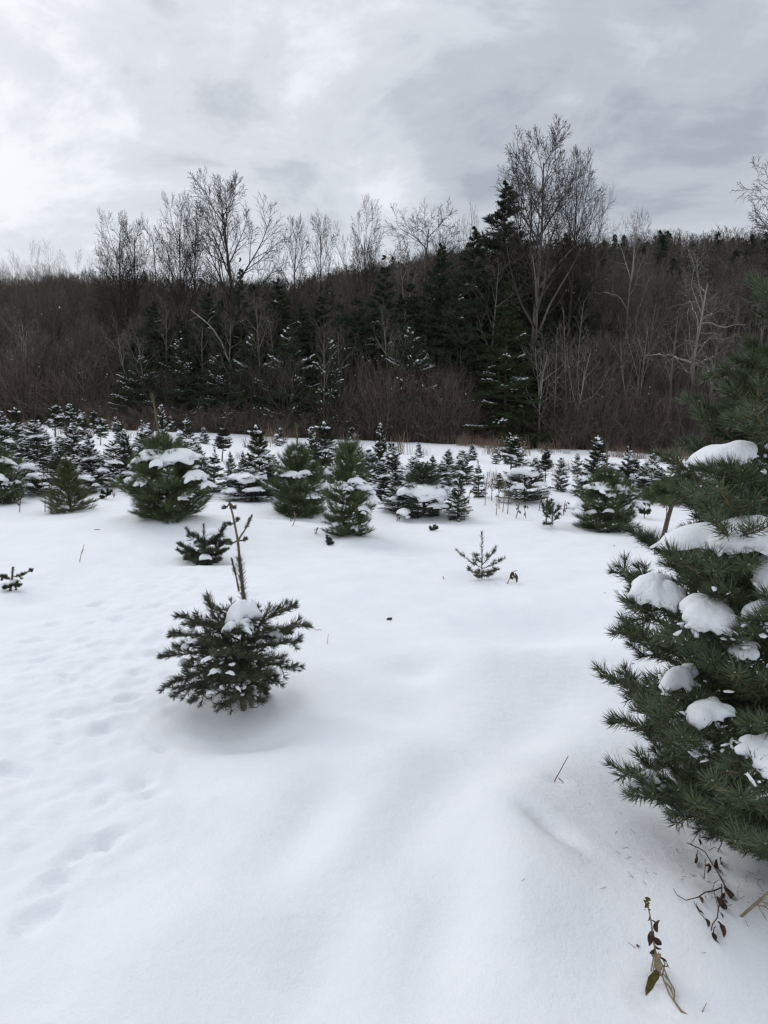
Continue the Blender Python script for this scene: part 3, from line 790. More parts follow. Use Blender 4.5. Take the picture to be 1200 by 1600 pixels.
FT = [
 ('saddle', 663, 802, 722, 78, 'green fir wearing a broad saddle of snow below a bare green tuft'),
 ('spruce', 715, 808, 743, 38, 'small green spruce just beside the fir with the snow saddle'),
 ('fir_a', 5, 690, 640, 26, 'farthest snowy fir on the uphill side, cut by the picture edge'),
 ('fir_c', 28, 700, 636, 34, 'white-tipped fir second from the picture edge in the uphill back row'),
 ('lolly', 86, 680, 631, 28, 'fir on a long bare stem, tallest of the uphill back row'),
 ('fir_a', 110, 674, 629, 24, 'narrow dense fir close beside the bare-stemmed uphill fir'),
 ('hat', 129, 684, 643, 22, 'small fir with white top between the dense fir and the short dark one uphill'),
 ('fir_c', 148, 668, 643, 17, 'short dark fir farthest back against the brown brush'),
 ('lolly', 157, 692, 652, 20, 'bare-stemmed fir with a thick white snow cap, uphill back row'),
 ('fir_b', 12, 728, 660, 52, 'wide snowy fir at the picture edge above the cut-off pine'),
 ('fir_d', 60, 716, 656, 52, 'bulky snow-plastered fir behind the yellow-green pine, largest of its cluster'),
 ('fir_b', 38, 742, 690, 44, 'dark snow-flecked fir in front of the bulky snow-plastered one'),
 ('fir_a', 114, 714, 662, 34, 'pointed snowy fir directly above the yellow-green pine'),
 ('slim', 140, 708, 674, 18, 'slim little fir right of the pointed snowy one'),
 ('low', 42, 764, 718, 44, 'squat fir buried under a round snow dome next to the cut-off pine'),
 ('low', 62, 770, 735, 40, 'squat fir under sagging snow beside the dead grass tuft'),
 ('spruce', 92, 752, 700, 46, 'olive green spruce half hidden behind the yellow-green pine'),
 ('fir_d', 146, 752, 688, 48, 'snow-flecked fir on the near side of a touching pair of firs'),
 ('fir_b', 178, 757, 692, 50, 'dark fir of the touching pair, nearer the bushy pine'),
 ('fir_b', 204, 752, 672, 32, 'snowy fir tucked against the bushy pine with the long leader'),
 ('hat', 229, 715, 659, 36, 'snow-topped fir behind the shoulder of the bushy pine'),
 ('fir_a', 253, 690, 629, 18, 'narrow snowy fir showing behind the long pine leader'),
 ('fir_b', 293, 700, 654, 30, 'snowy fir just right of the long pine leader, by the brush'),
 ('lolly_dark', 347, 718, 666, 25, 'dark fir on a bare stem with hardly any snow'),
 ('slim', 334, 766, 703, 32, 'loose green fir between the bushy pine and the small spruces'),
 ('spruce', 318, 772, 712, 30, 'small green fir touching the bushy pine on its downhill side'),
 ('spruce', 362, 741, 706, 19, 'first of two tiny green spruces on open snow'),
 ('spruce', 380, 743, 706, 19, 'second of two tiny green spruces, nearer the tall layered fir'),
 ('fir_c', 409, 772, 661, 52, 'tall dense fir speckled with snow above a low snowy skirt'),
 ('low', 392, 779, 732, 66, 'low snow-covered fir skirting the tall dense fir'),
 ('low', 365, 768, 738, 24, 'round snow-covered stub next to the low snowy skirt'),
 ('fir_c', 510, 745, 657, 56, 'tall dark fir behind the two middle pines, with white tip'),
 ('fir_a', 487, 728, 663, 25, 'narrow snowy fir peeping behind the broad pine'),
 ('low', 520, 775, 722, 36, 'snow-heaped fir squeezed between the two middle pines'),
 ('fir_b', 595, 740, 663, 30, 'pointed snow-crusted fir right of the slender pale pine, tallest there'),
 ('fir_d', 580, 766, 702, 52, 'thickly snowed fir below the pointed snow-crusted one'),
 ('hat', 613, 750, 694, 34, 'fir with a white snow collar beside the pointed snow-crusted one'),
 ('fir_d', 622, 797, 733, 46, 'snow-plastered fir touching the fir with the snow saddle'),
 ('fir_b', 647, 755, 716, 36, 'half-hidden snowy fir above the snow saddle'),
 ('spruce', 673, 752, 712, 30, 'faint greenish fir behind the tuft of the saddled fir'),
 ('fir_d', 692, 757, 724, 42, 'snow-flecked fir right behind the small green spruce'),
 ('fir_a', 698, 742, 702, 27, 'pointed fir behind the snow-hooded fir in mid field'),
 ('hat', 722, 754, 706, 34, 'fir under a white snow hood next to the slim spruce'),
 ('slim', 748, 774, 722, 21, 'slim dark spruce alone beside the weeds'),
 ('lolly', 797, 740, 678, 34, 'bare-stemmed fir with pointed white top before the snowy wood spruce'),
 ('low', 820, 781, 722, 58, 'wide flat-topped fir carpeted with snow on open ground'),
 ('lolly_dark', 852, 749, 702, 19, 'tiny bare-stemmed fir on the open snow by the trees'),
 ('fir_b', 876, 764, 716, 27, 'small neat snowy fir standing alone on open snow'),
 ('fir_a', 932, 768, 677, 46, 'tall layered fir behind the round bushy pine'),
 ('low', 914, 772, 738, 32, 'snow-covered low fir at the foot of the tall layered one'),
 ('fir_b', -6, 706, 650, 40, 'snowy fir clipped by the picture edge, uphill, behind its wider neighbour'),
 ('fir_c', 74, 738, 690, 34, 'dark fir wedged between the bulky snow-plastered fir and the olive spruce'),
 ('fir_d', 100, 728, 684, 34, 'white-speckled fir over the crown of the yellow-green pine'),
 ('fir_a', 126, 742, 694, 36, 'snowy fir peering past the yellow-green pine'),
 ('low', 132, 768, 738, 36, 'low fir mounded with snow behind the yellow-green pine'),
 ('fir_b', 196, 724, 684, 28, 'small snowy fir farther back than the touching pair'),
 ('fir_c', 190, 690, 660, 20, 'small distant fir on the open uphill snow'),
 ('fir_d', 236, 744, 690, 38, 'snow-plastered fir half covered by the bushy pine shoulder'),
 ('fir_d', 310, 740, 694, 34, 'snow-plastered fir just downhill behind the bushy pine'),
 ('hat', 425, 752, 712, 34, 'snow-capped fir between the tall dense fir and the broad pine'),
 ('fir_b', 548, 738, 684, 36, 'snowy fir directly behind the slender pale pine'),
 ('fir_d', 600, 778, 716, 42, 'heavily frosted fir in front of the snow-crusted clump'),
 ('fir_b', 566, 748, 704, 34, 'snowy fir touching the slender pale pine'),
 ('fir_d', 640, 776, 738, 30, 'white-blotched small fir hugging the saddled fir'),
 ('fir_b', 682, 770, 736, 34, 'snowy fir low behind the saddled fir'),
 ('fir_c', 990, 762, 716, 30, 'dark fir next to the snow hat'),
 ('fir_d', 1030, 772, 730, 34, 'white-speckled fir right behind the leaning sapling'),
 ('fir_b', 655, 712, 692, 13, 'tiny snowy fir far back among the dry grass above the snow saddle'),
 ('fir_d', 738, 716, 694, 15, 'tiny snow-covered fir far back by the thicket end'),
 ('fir_b', 775, 722, 700, 14, 'tiny snowy fir far back beside the pointed bare-stemmed fir'),
 ('fir_d', 838, 740, 716, 18, 'little snow-covered fir behind the flat-topped one'),
 ('fir_b', 900, 738, 710, 18, 'little fir between the neat lone fir and the tall layered one'),
 ('fir_d', 780, 760, 740, 18, 'little snow-covered fir among the dry weeds'),
 ('fir_c', 550, 690, 668, 15, 'tiny fir far back at the foot of the thicket'),
 ('fir_b', 437, 694, 668, 17, 'tiny fir far back beside the tall dense fir'),
 ('fir_d', 320, 690, 668, 16, 'tiny snow-covered fir far back by the red grass'),
 ('fir_b', 268, 672, 650, 14, 'tiny fir just behind the long pine leader'),
 ('fir_d', 182, 672, 652, 13, 'tiny snow-covered fir at the far uphill edge'),
 ('low', 960, 745, 726, 22, 'small snow mound of a fir behind the round bushy pine'),
 ('hat', 975, 768, 700, 27, 'fir with a tall white snow hat behind the round bushy pine'),
 ('fir_b', 1017, 760, 704, 22, 'narrow fir with white pointed tip, beyond the leaning sapling'),
 ('fir_d', 1003, 776, 722, 36, 'snow-flecked fir between the snow hat and the leaning sapling'),
 ('fir_d', 1050, 786, 716, 48, 'snowy fir half hidden behind the leaning sapling'),
 ('fir_b', 1078, 775, 718, 42, 'snowy fir showing just past the needles of the large near fir'),
]
HALF = {'fir_e': .40, 'fir_f': .38, 'fir_a': .34, 'fir_b': .36, 'fir_c': .32, 'fir_d': .40, 'hat': .36, 'lolly': .30, 'lolly_dark': .28, 'low': .56, 'spruce': .30, 'slim': .22, 'saddle': .48}
nfd = 0
for (k, px, b, tp, w, lab) in FT:
    if k in ('fir_b', 'fir_d'):
        nfd += 1
        if 'snow-plastered' not in lab and 'frosted' not in lab and nfd % 2: k = 'fir_e' if nfd % 4 == 1 and 'dark' not in lab else 'fir_f'
    fieldtree(FIRS[k], 'fir_tree', lab, 'spruce tree' if 'spruce' in lab.split(' ')[1:5] else 'fir tree', px, b + 3, tp - 2, w * 1.28, HALF[k] * 1.0, 1.0, G_FIR, rng0.uniform(-.9, .9))

# ------------------------------------------------------------------ the wood: big conifers
WOODC = {}
WOODC['hemlock'] = fir_template('hemlock', 301, M_WOODC, whorls=32, boughs=8, profile=.72, low=.06, R0=.27, snow=.10, sub=9, nn=22, nl=.024, nw=.0040, droop=.30, trunk_r=.013, dust=.0055, lift=.35, leader=.0, ragged=(.4, 1.2))
WOODC['spruce'] = fir_template('wood_spruce', 302, M_WOODC, whorls=22, boughs=9, profile=.9, low=.05, R0=.23, snow=.22, sub=9, nn=24, nl=.021, nw=.004, droop=.34, trunk_r=.012, dust=.0055, lift=.2, dust_low=.6, leader=.0, ragged=(.5, 1.3))
WOODC['young'] = fir_template('wood_young', 303, M_WOODC, whorls=18, boughs=11, profile=.6, low=.05, R0=.44, snow=.62, sub=9, nn=22, nl=.030, nw=.006, droop=.2, trunk_r=.014, dust=.0105, lift=.2, leader=.0, ragged=(.5, 1.3))
WOODC['green'] = fir_template('wood_green', 304, M_WOODG, whorls=24, boughs=8, profile=.95, low=.04, R0=.23, snow=.32, sub=9, nn=26, nl=.020, nw=.0038, droop=.36, trunk_r=.011, dust=.0062, lift=.15, dust_low=.7, leader=.0, ragged=(.5, 1.35))
WHALF = {'hemlock': .26, 'spruce': .22, 'young': .42, 'green': .22}
def place_con(kind, px, top, depth, wpx, label, group=None, name='conifer_tree', rot=None):
    tpl = WOODC[kind]
    if group == G_WC and 200 < px < 745 and kind != 'green': depth = max(46.8, depth - 4.5)
    x = (px - 600) / FPX * depth; y = depth
    zb = max(gz(x, y), float(hill(x, y))) if y > 52 else gz(x, y)
    H = at(px, top, depth)[2] - zb
    s = wpx * (1.45 if kind in ('hemlock', 'spruce') else 1.0) / FPX * depth / (2 * WHALF[kind])
    t = thing(name, label, 'conifer', (x, y, zb - .1), group, rng0.random() * 6.28 if rot is None else rot, (s, s, H))
    obj('trunk', tpl['trunk'], t); obj('crown', tpl['crown'], t)
    if tpl['snow_dusting'] is not None: stuff(obj('snow_dusting', tpl['snow_dusting'], t))
G_WC = 'dark conifers in the wood'
for a in [
    ('hemlock', 780, 312, 54, 140, 'tallest dark conifer of the wood, its ragged top beside the tallest bare tree'),
    ('green', 787, 448, 46, 122, 'greenish spruce with snow along its lower boughs, in front of the tallest bare tree'),
    ('hemlock', 735, 375, 56, 120, 'broad dark conifer leaning on the tallest conifer, lower than it'),
    ('spruce', 600, 415, 54, 92, 'dark spire-shaped conifer standing over the red-brown thicket'),
    ('spruce', 560, 462, 53, 76, 'shorter dark conifer touching the spire-shaped one over the thicket'),
    ('hemlock', 685, 398, 56, 96, 'dark conifer behind the crooked pale tree, over the thicket'),
    ('spruce', 642, 440, 55, 74, 'snow-flecked dark conifer between two taller ones above the thicket'),
    ('hemlock', 335, 466, 50, 92, 'rounded dark conifer behind the leaning pale trunk'),
    ('hemlock', 252, 480, 49, 96, 'rounded dark conifer uphill of the leaning pale trunk'),
    ('spruce', 384, 418, 53, 44, 'narrow dark conifer hidden in the stems of the fan-shaped bare tree'),
    ('hemlock', 440, 448, 54, 96, 'dark conifer below the two thin bare tops near the middle'),
    ('spruce', 505, 460, 54, 76, 'dark conifer with snow-flecked skirts next to the thicket end'),
    ('hemlock', 872, 385, 57, 110, 'dark conifer just behind the stems of the tallest bare tree'),
    ('spruce', 905, 470, 52, 80, 'dark conifer behind the slim grey poles'),
    ('hemlock', 1150, 440, 56, 110, 'dark conifer behind the pale spreading tree'),
    ('hemlock', 1010, 455, 60, 90, 'dim conifer between the bent pale tree and the pale spreading tree'),
    ('hemlock', 290, 500, 51, 80, 'dark conifer between the two rounded conifers uphill'),
    ('spruce', 410, 478, 51, 70, 'dark conifer just right of the fan-shaped bare tree trunk'),
    ('hemlock', 475, 482, 52, 84, 'dark conifer filling the gap under the two thin bare tops'),
    ('spruce', 534, 470, 52, 64, 'dark conifer at the uphill end of the thicket'),
    ('hemlock', 625, 470, 56, 90, 'dark conifer filling in behind the spire-shaped one'),
    ('hemlock', 712, 440, 53, 90, 'dark conifer at the downhill end of the thicket'),
    ('spruce', 665, 470, 53, 76, 'dark conifer low behind the middle of the thicket'),
    ('hemlock', 820, 420, 58, 110, 'dark conifer hidden behind the tallest bare tree trunk'),
    ('hemlock', 848, 500, 50, 80, 'dark conifer low behind the slim grey poles'),
    ('spruce', 940, 500, 54, 80, 'dark conifer low between the poles and the bent pale tree'),
    ('hemlock', 1190, 400, 60, 120, 'dark conifer at the downhill end of the wood, above the large near fir'),
    ('spruce', 312, 540, 50.5, 70, 'snow-dusted dark conifer under the leaning pale trunk, left of the whitest hemlock'),
    ('spruce', 365, 515, 51, 76, 'snow-dusted dark conifer low beside the fan-shaped tree foot'),
    ('spruce', 428, 505, 51, 76, 'snow-dusted dark conifer low between the two snowy hemlocks near the middle'),
    ('spruce', 490, 520, 51, 80, 'snow-dusted dark conifer low at the edge of the thicket'),
    ('hemlock', 268, 530, 51, 70, 'dark conifer low between the uphill hemlocks'),
    ('hemlock', 905, 400, 60, 90, 'dark conifer under the thin broken-topped bare tree'),
    ('spruce', 215, 520, 50, 60, 'dark conifer farthest uphill in the brown brush'),
]: place_con(*a[:5], a[5], G_WC)
for (px, top, w, d, lab) in [
    (225, 560, 90, 44.6, 'low snow-flecked hemlock at the brush edge, farthest uphill'),
    (290, 535, 95, 45.2, 'low snow-flecked hemlock under the uphill rounded conifer'),
    (345, 560, 100, 44.6, 'low hemlock with the whitest boughs, under the leaning pale trunk'),
    (400, 530, 90, 45.2, 'low snow-flecked hemlock at the foot of the fan-shaped bare tree'),
    (455, 520, 100, 45.2, 'low snow-flecked hemlock with bright snowy sprays near the middle'),
    (515, 535, 90, 45.6, 'low snow-flecked hemlock where the red-brown thicket begins'),
    (640, 520, 110, 47, 'low frosted conifer rising behind the red-brown thicket'),
    (860, 600, 90, 48, 'low snow-flecked conifer among the slim grey poles')]:
    place_con('young', px, top, d, w, lab, 'low snow-flecked conifers along the wood edge', 'hemlock_tree')

# ------------------------------------------------------------------ the wood: bare trees
for a in [
    (372, 278, 50, 140, 'vase', 'tallest bare tree of the uphill wood, its limbs rising in a fan'),
    (283, 306, 52, 100, 'vase_wide', 'twin-stemmed bare tree next to the fan-shaped bare tree'),
    (312, 318, 51, 66, 'vase_thin', 'narrow bare tree squeezed between the twin-stemmed and fan-shaped ones'),
    (190, 333, 52, 105, 'vase_wide', 'wide multi-stemmed bare tree over the uphill brush'),
    (222, 345, 53, 66, 'vase_thin', 'narrow bare tree right behind the wide multi-stemmed one'),
    (256, 338, 54, 55, 'slim', 'thin bare tree behind the twin-stemmed one'),
    (460, 343, 55, 64, 'vase_thin', 'first of two thin bare tops near the middle of the wood'),
    (502, 340, 54, 56, 'vase_thin', 'second of two thin bare tops, nearer the ridge'),
    (576, 318, 56, 84, 'vase_wide', 'bare tree with spreading top above the spire-shaped conifer'),
    (666, 315, 57, 125, 'round', 'round-crowned bare tree with light twigs above the ridge line'),
    (826, 193, 50, 140, 'tall', 'tallest bare tree of all, rising far above the wood'),
    (880, 246, 51, 100, 'vase', 'bare tree leaning out beside the tallest bare tree'),
    (800, 262, 53, 76, 'vase_thin', 'bare tree half merged with the tallest one, next to the tallest conifer'),
    (922, 298, 56, 56, 'slim', 'thin broken-topped bare tree between the tallest and the bent pale one'),
    (968, 326, 53, 82, 'bent', 'bent pale tree with a small bushy top against the ridge'),
    (1072, 378, 47, 175, 'gnarled', 'pale spreading tree with crooked white limbs'),
    (1252, 222, 45, 170, 'round', 'tall bare tree cut by the picture edge, twigs reaching into the sky'),
    (640, 398, 53, 60, 'bent', 'crooked pale tree curving up over the dark conifers'),
    (766, 388, 49, 90, 'slim', 'light-stemmed thin tree in front of the tallest conifer'),
    (884, 470, 46, 50, 'pole', 'first slim grey pole tree beside the snowy spruce'),
    (898, 455, 46.5, 46, 'pole', 'second slim grey pole tree, straight, beside the snowy spruce'),
    (868, 500, 46, 46, 'pole', 'shortest slim grey pole tree, close to the snowy spruce'),
    (1045, 470, 46, 90, 'slim', 'thin pale-stemmed tree at the side of the spreading white one'),
    (722, 330, 60, 60, 'slim', 'faint thin bare tree by the shoulder of the tallest conifer'),
]: place_bare(*a[:5], a[5], 'single bare trees of the wood')
rr = np.random.default_rng(77)
zones = [
    (-60, 150, 372, 408, 18, 52, 60, 'brushy_red', 'brown bushy bare tree crowding the uphill end of the wood'),
    (-60, 330, 425, 500, 30, 49, 57, 'brushy', 'grey-brown bare tree packed in the uphill wood behind the snowy firs'),
    (-60, 260, 470, 560, 26, 46, 50, 'brushy_red', 'low red-brown bushy tree at the uphill wood edge'),
    (400, 740, 420, 500, 22, 52, 60, 'brushy', 'thin bare tree among the dark conifers in the middle of the wood'),
    (820, 1300, 392, 470, 36, 52, 64, 'brushy', 'grey-brown bare tree packed in the downhill wood under the ridge'),
    (880, 1300, 470, 580, 34, 46, 52, 'brushy_red', 'low brown bushy tree at the downhill wood edge'),
    (820, 1260, 460, 600, 9, 45.5, 48, 'brushy_pale', 'small whitish forked tree at the downhill wood edge'),
    (-40, 230, 470, 590, 10, 45.5, 48, 'brushy_pale', 'small whitish forked tree in the brown brush uphill'),
    (400, 720, 450, 560, 3, 45.5, 48, 'brushy_pale', 'small whitish forked tree before the middle conifers'),
    (900, 1250, 420, 520, 12, 48, 56, 'slim', 'thin straight bare tree standing in the downhill wood'),
    (210, 560, 440, 540, 8, 43.8, 45.2, 'slim', 'thin bare tree standing in front of the dark uphill conifers'),
    (230, 520, 540, 600, 4, 43.6, 44.6, 'brushy', 'low bare bush tree tangled in front of the snow-flecked hemlocks'),
    (0, 420, 420, 520, 14, 47, 54, 'slim', 'thin straight bare tree standing in the uphill wood'),
]
for (x0, x1, t0, t1, n, d0, d1, kind, lab) in zones:
    for k in range(n):
        px = x0 + (x1 - x0) * (k + rr.random()) / n
        d = rr.uniform(d0, d1)
        place_bare(px, rr.uniform(t0, t1), d, rr.uniform(60, 105) if kind != 'slim' else rr.uniform(40, 70), kind, lab, lab.replace(' tree ', ' trees '))

# leaning pale snag
g = Geo()
tubes(g, np.array([at(298, 484, 44.0), at(312, 495, 44.0), at(324, 505, 44.1), at(334, 516, 44.1), at(346, 535, 44.3), at(362, 575, 44.6), at(385, 660, 45.0)]), np.array([.022, .034, .038, .04, .04, .05, .06]), 6)
tubes(g, np.array([at(324, 505, 44.1), at(329, 497, 44.0), at(336, 492, 43.9)]), np.array([.016, .011, .006]), 5)
tubes(g, np.array([at(312, 495, 44.0), at(305, 496, 43.8), at(296, 501, 43.6)]), np.array([.014, .010, .006]), 5)
o = obj('dead_tree', g.mesh('dead_tree', M_BARKP)); o['label'] = 'leaning pale dead trunk standing out before a rounded dark conifer'; o['category'] = 'dead tree'

# ------------------------------------------------------------------ brush, grass and hill wood: uncountable, instanced
def scatter(name, points, rots, scales, templates):
    """one stuff object: copies of templates on points"""
    me = bpy.data.meshes.new(name)
    me.vertices.add(len(points)); me.vertices.foreach_set('co', np.asarray(points, np.float32).ravel())
    for nm, tp, val in (('rot', 'FLOAT_VECTOR', rots), ('scl', 'FLOAT_VECTOR', scales)):
        a = me.attributes.new(nm, tp, 'POINT'); a.data.foreach_set('vector', np.asarray(val, np.float32).ravel())
    me.update()
    c = bpy.data.collections.new(name + '_kinds')
    for i, m in enumerate(templates):
        c.objects.link(bpy.data.objects.new('%s_kind' % name, m))
    o = obj(name, me); stuff(o)
    ng = bpy.data.node_groups.new(name + '_scatter', 'GeometryNodeTree')
    ng.interface.new_socket('Geometry', in_out='INPUT', socket_type='NodeSocketGeometry')
    ng.interface.new_socket('Geometry', in_out='OUTPUT', socket_type='NodeSocketGeometry')
    gi, go = ng.nodes.new('NodeGroupInput'), ng.nodes.new('NodeGroupOutput')
    ip = ng.nodes.new('GeometryNodeInstanceOnPoints')
    ci = ng.nodes.new('GeometryNodeCollectionInfo'); ci.inputs[0].default_value = c
    ci.inputs['Separate Children'].default_value = True; ci.inputs['Reset Children'].default_value = True
    m2p = ng.nodes.new('GeometryNodeMeshToPoints')
    ar = ng.nodes.new('GeometryNodeInputNamedAttribute'); ar.data_type = 'FLOAT_VECTOR'; ar.inputs['Name'].default_value = 'rot'
    asx = ng.nodes.new('GeometryNodeInputNamedAttribute'); asx.data_type = 'FLOAT_VECTOR'; asx.inputs['Name'].default_value = 'scl'
    e2r = ng.nodes.new('FunctionNodeEulerToRotation')
    L = ng.links.new
    L(gi.outputs[0], m2p.inputs[0]); L(m2p.outputs[0], ip.inputs['Points']); L(ci.outputs[0], ip.inputs['Instance'])
    ip.inputs['Pick Instance'].default_value = True
    L(ar.outputs[0], e2r.inputs[0]); L(e2r.outputs[0], ip.inputs['Rotation']); L(asx.outputs[0], ip.inputs['Scale'])
    L(ip.outputs[0], go.inputs[0])
    mod = o.modifiers.new('scatter', 'NODES'); mod.node_group = ng
    return o

def brush_template(seed, stems=44, mat=M_BRUSH, spread=.75):
    rng = np.random.default_rng(seed)
    g = Geo()
    P, Q, P2, Q2 = [], [], [], []
    for s in range(stems):
        a = rng.random() * 6.28; r = rng.random() ** .5 * .30
        p = np.array([math.cos(a) * r, math.sin(a) * r, -.02]); L = rng.uniform(.55, 1.05)
        d = np.array([math.cos(a) * spread * rng.random(), math.sin(a) * spread * rng.random(), 1.0]); d /= np.linalg.norm(d)
        pts = [p]
        for k in range(4):
            d = d + rng.normal(0, .20, 3); d /= np.linalg.norm(d); p = p + d * L / 4; pts.append(p)
        P.append(pts); Q.append(np.linspace(.0055, .0016, 5))
        for k in range(11):
            t = rng.uniform(.8, 3.99); i = int(t); q = pts[i] + (pts[i + 1] - pts[i]) * (t - i)
            e = d + rng.normal(0, .62, 3); e /= np.linalg.norm(e)
            l = rng.uniform(.10, .30)
            P2.append([q, q + e * l * .5, q + e * l + np.array([0, 0, .05 * l])]); Q2.append([.0024, .0018, .0011])
    tubes(g, np.array(P), np.array(Q), 3, rng.random(len(P)))
    tubes(g, np.array(P2), np.array(Q2), 3, rng.random(len(P2)))
    return g.mesh('brush_clump', mat, False)
rb = np.random.default_rng(9)
pts, rot, scl = [], [], []
def brush_at(px, d, hgt, wid):
    x = (px - 600) / FPX * d; y = d
    pts.append((x, y, max(gz(x, y), float(hill(x, y)) if y > 52 else -99) - .05)); rot.append((rb.normal(0, .06), rb.normal(0, .06), rb.random() * 6.28)); scl.append((wid, wid, hgt))
for k in range(330):        # whole wood edge
    px = rb.uniform(-160, 1400); d = rb.uniform(45.5, 51.5)
    brush_at(px, d, rb.uniform(1.8, 4.0), rb.uniform(1.6, 3.0))
for k in range(70):        # low brush before the hemlocks
    px = rb.uniform(140, 540); d = rb.uniform(42.8, 44.8)
    brush_at(px, d, rb.uniform(.9, 2.1), rb.uniform(1.2, 2.2))
for k in range(190):        # the dense thicket in the middle
    px = rb.uniform(505, 735); d = rb.uniform(45.3, 49)
    edge = min(1.0, .55 + (min(px - 495, 745 - px)) / 90)
    brush_at(px, d, rb.uniform(2.4, 5.5) * edge, rb.uniform(2.0, 3.0))
for k in range(170):        # the uphill brush
    px = rb.uniform(-100, 260); d = rb.uniform(45, 50)
    brush_at(px, d, rb.uniform(2.6, 5.0), rb.uniform(2.0, 3.2))
for k in range(150):
    px = rb.uniform(880, 1350); d = rb.uniform(46, 51)
    brush_at(px, d, rb.uniform(3, 5.4), rb.uniform(2.0, 3.2))
for k in range(150):
    px = rb.uniform(-150, 1400); d = rb.uniform(52, 60)
    brush_at(px, d, rb.uniform(4, 7), rb.uniform(2.5, 4))
scatter('brush_undergrowth', pts, rot, scl, [brush_template(s) for s in (1, 2, 3, 4)])
def fleck_template(seed):
    rng = np.random.default_rng(seed); g = Geo()
    c = np.stack([rng.normal(0, .3, 7), rng.normal(0, .3, 7), rng.uniform(.25, 1.1, 7)], 1)
    domes(g, rng, c, rng.uniform(.006, .016, 7))
    return g.mesh('snow_fleck_group', M_CAP, True)
sel = [k for k in range(len(pts)) if k % 11 < 2]
scatter('snow_flecks', [pts[k] for k in sel], [rot[k] for k in sel], [(scl[k][0],) * 2 + (scl[k][2] * rb.uniform(.8, 1.5),) for k in sel], [fleck_template(s) for s in (1, 2, 3)])

def grass_template(seed, n=26, mat=M_GRASSD):
    rng = np.random.default_rng(seed); g = Geo(); P, Q = [], []
    for s in range(n):
        a = rng.random() * 6.28; r = rng.random() ** .5 * .5
        p = np.array([math.cos(a) * r, math.sin(a) * r, -.03]); L = rng.uniform(.4, 1.05)
        d = np.array([rng.normal(0, .14), rng.normal(0, .14), 1.0])
        b = rng.normal(0, .22, 2)
        P.append([p, p + d * L * .5, p + d * L + np.array([b[0] * L, b[1] * L, -.05 * L])]); Q.append([.009, .008, .004])
    tubes(g, np.array(P), np.array(Q), 3, rng.random(n))
    return g.mesh('grass_clump', mat, False)
pts, rot, scl = [], [], []
for k in range(520):
    px = rb.uniform(-100, 1350); d = rb.uniform(41.5, 47.5) if rb.random() < .6 else rb.uniform(29, 44)
    x = (px - 600) / FPX * d
    if vnoise(np.array([x * .35]), np.array([d * .35]), 31)[0] < -.05 and d < 45: continue
    s = rb.uniform(.4, .95)
    pts.append((x, d, gz(x, d))); rot.append((0, 0, rb.random() * 6.28)); scl.append((s * 1.1, s * 1.1, s * rb.uniform(.8, 1.3)))
for k in range(95):
    px = rb.uniform(690, 1060) if k % 3 else rb.uniform(-40, 420); d = rb.uniform(13, 29)
    x = (px - 600) / FPX * d; s = rb.uniform(.14, .38)
    pts.append((x, d, gz(x, d))); rot.append((0, 0, rb.random() * 6.28)); scl.append((s * .8, s * .8, s))
scatter('dead_grass', pts, rot, scl, [grass_template(s) for s in (4, 5)])

def far_bare(seed, mat):
    lv = grow_bare(seed=seed, limbs=9, spread=36, up=.09, gnarl=.09, kids=(5, 3), r0=.013, levels=3, limb_len=.5, base_clear=.25)
    g = Geo()
    for lev, lst in lv.items():
        tubes(g, np.array([a for a, b in lst]), np.maximum(np.array([b for a, b in lst]), .0016), 3, np.random.default_rng(seed).random(len(lst)))
    return g.mesh('far_tree', mat, False)
def far_con(seed, mat):
    rng = np.random.default_rng(seed); g = Geo()
    A, B = [], []
    for k in range(170):
        h = .06 + .92 * rng.random() ** 1.1; r = .21 * (1 - h) ** .8 + .012
        a = rng.random() * 6.28
        A.append([0, 0, h + .03]); B.append([math.cos(a) * r, math.sin(a) * r, h - .02])
    needles(g, rng, A, B, 7, .055, .016, 50, 25, .0)
    tubes(g, np.array([[0, 0, 0], [0, 0, .5], [0, 0, 1.0]]), np.array([.012, .008, .002]), 4)
    return g.mesh('far_conifer', mat, False)
fb = [far_bare(s, M_TWIGS) for s in (1, 2, 3, 4)]
fc = [far_con(s, M_WOODC) for s in (1, 2)]
pts, rot, scl, pc, rc, scc = [], [], [], [], [], []
for k in range(5200):
    y = 58 + 225 * rb.random() ** .75
    x = rb.uniform(-1, 1) * (22 + y * .62)
    z = float(hill(x, y)); s = rb.uniform(5.5, 12) * (1 if y > 90 else .85)
    con = rb.random() < (.10 + .30 * (x > 20) * (y > 90) + .35 * (y > 225))
    (pc if con else pts).append((x, y, z - .2)); (rc if con else rot).append((0, 0, rb.random() * 6.28))
    w = s * (rb.uniform(.9, 1.3) if not con else rb.uniform(.9, 1.4)); (scc if con else scl).append((w, w, s * (1 if not con else rb.uniform(.75, 1.05))))
scatter('hill_forest', pts, rot, scl, fb)
scatter('hill_conifer_forest', pc, rc, scc, fc)
for k in range(44):          # the spires that stand out along the ridge
    x = -24 + 150 * (k + rb.random()) / 44; y = rb.uniform(252, 268)
    s = rb.uniform(8, 12.5)
    o = obj('conifer_tree', fc[k % 2], None, (x, y, float(hill(x, y)) - .3)); o.scale = (s * 1.1, s * 1.1, s); o.rotation_euler = (0, 0, rb.random() * 6.28)
    o['label'] = 'small dark conifer spire on the distant ridge line'; o['category'] = 'conifer'; o['group'] = 'conifer spires on the ridge line'

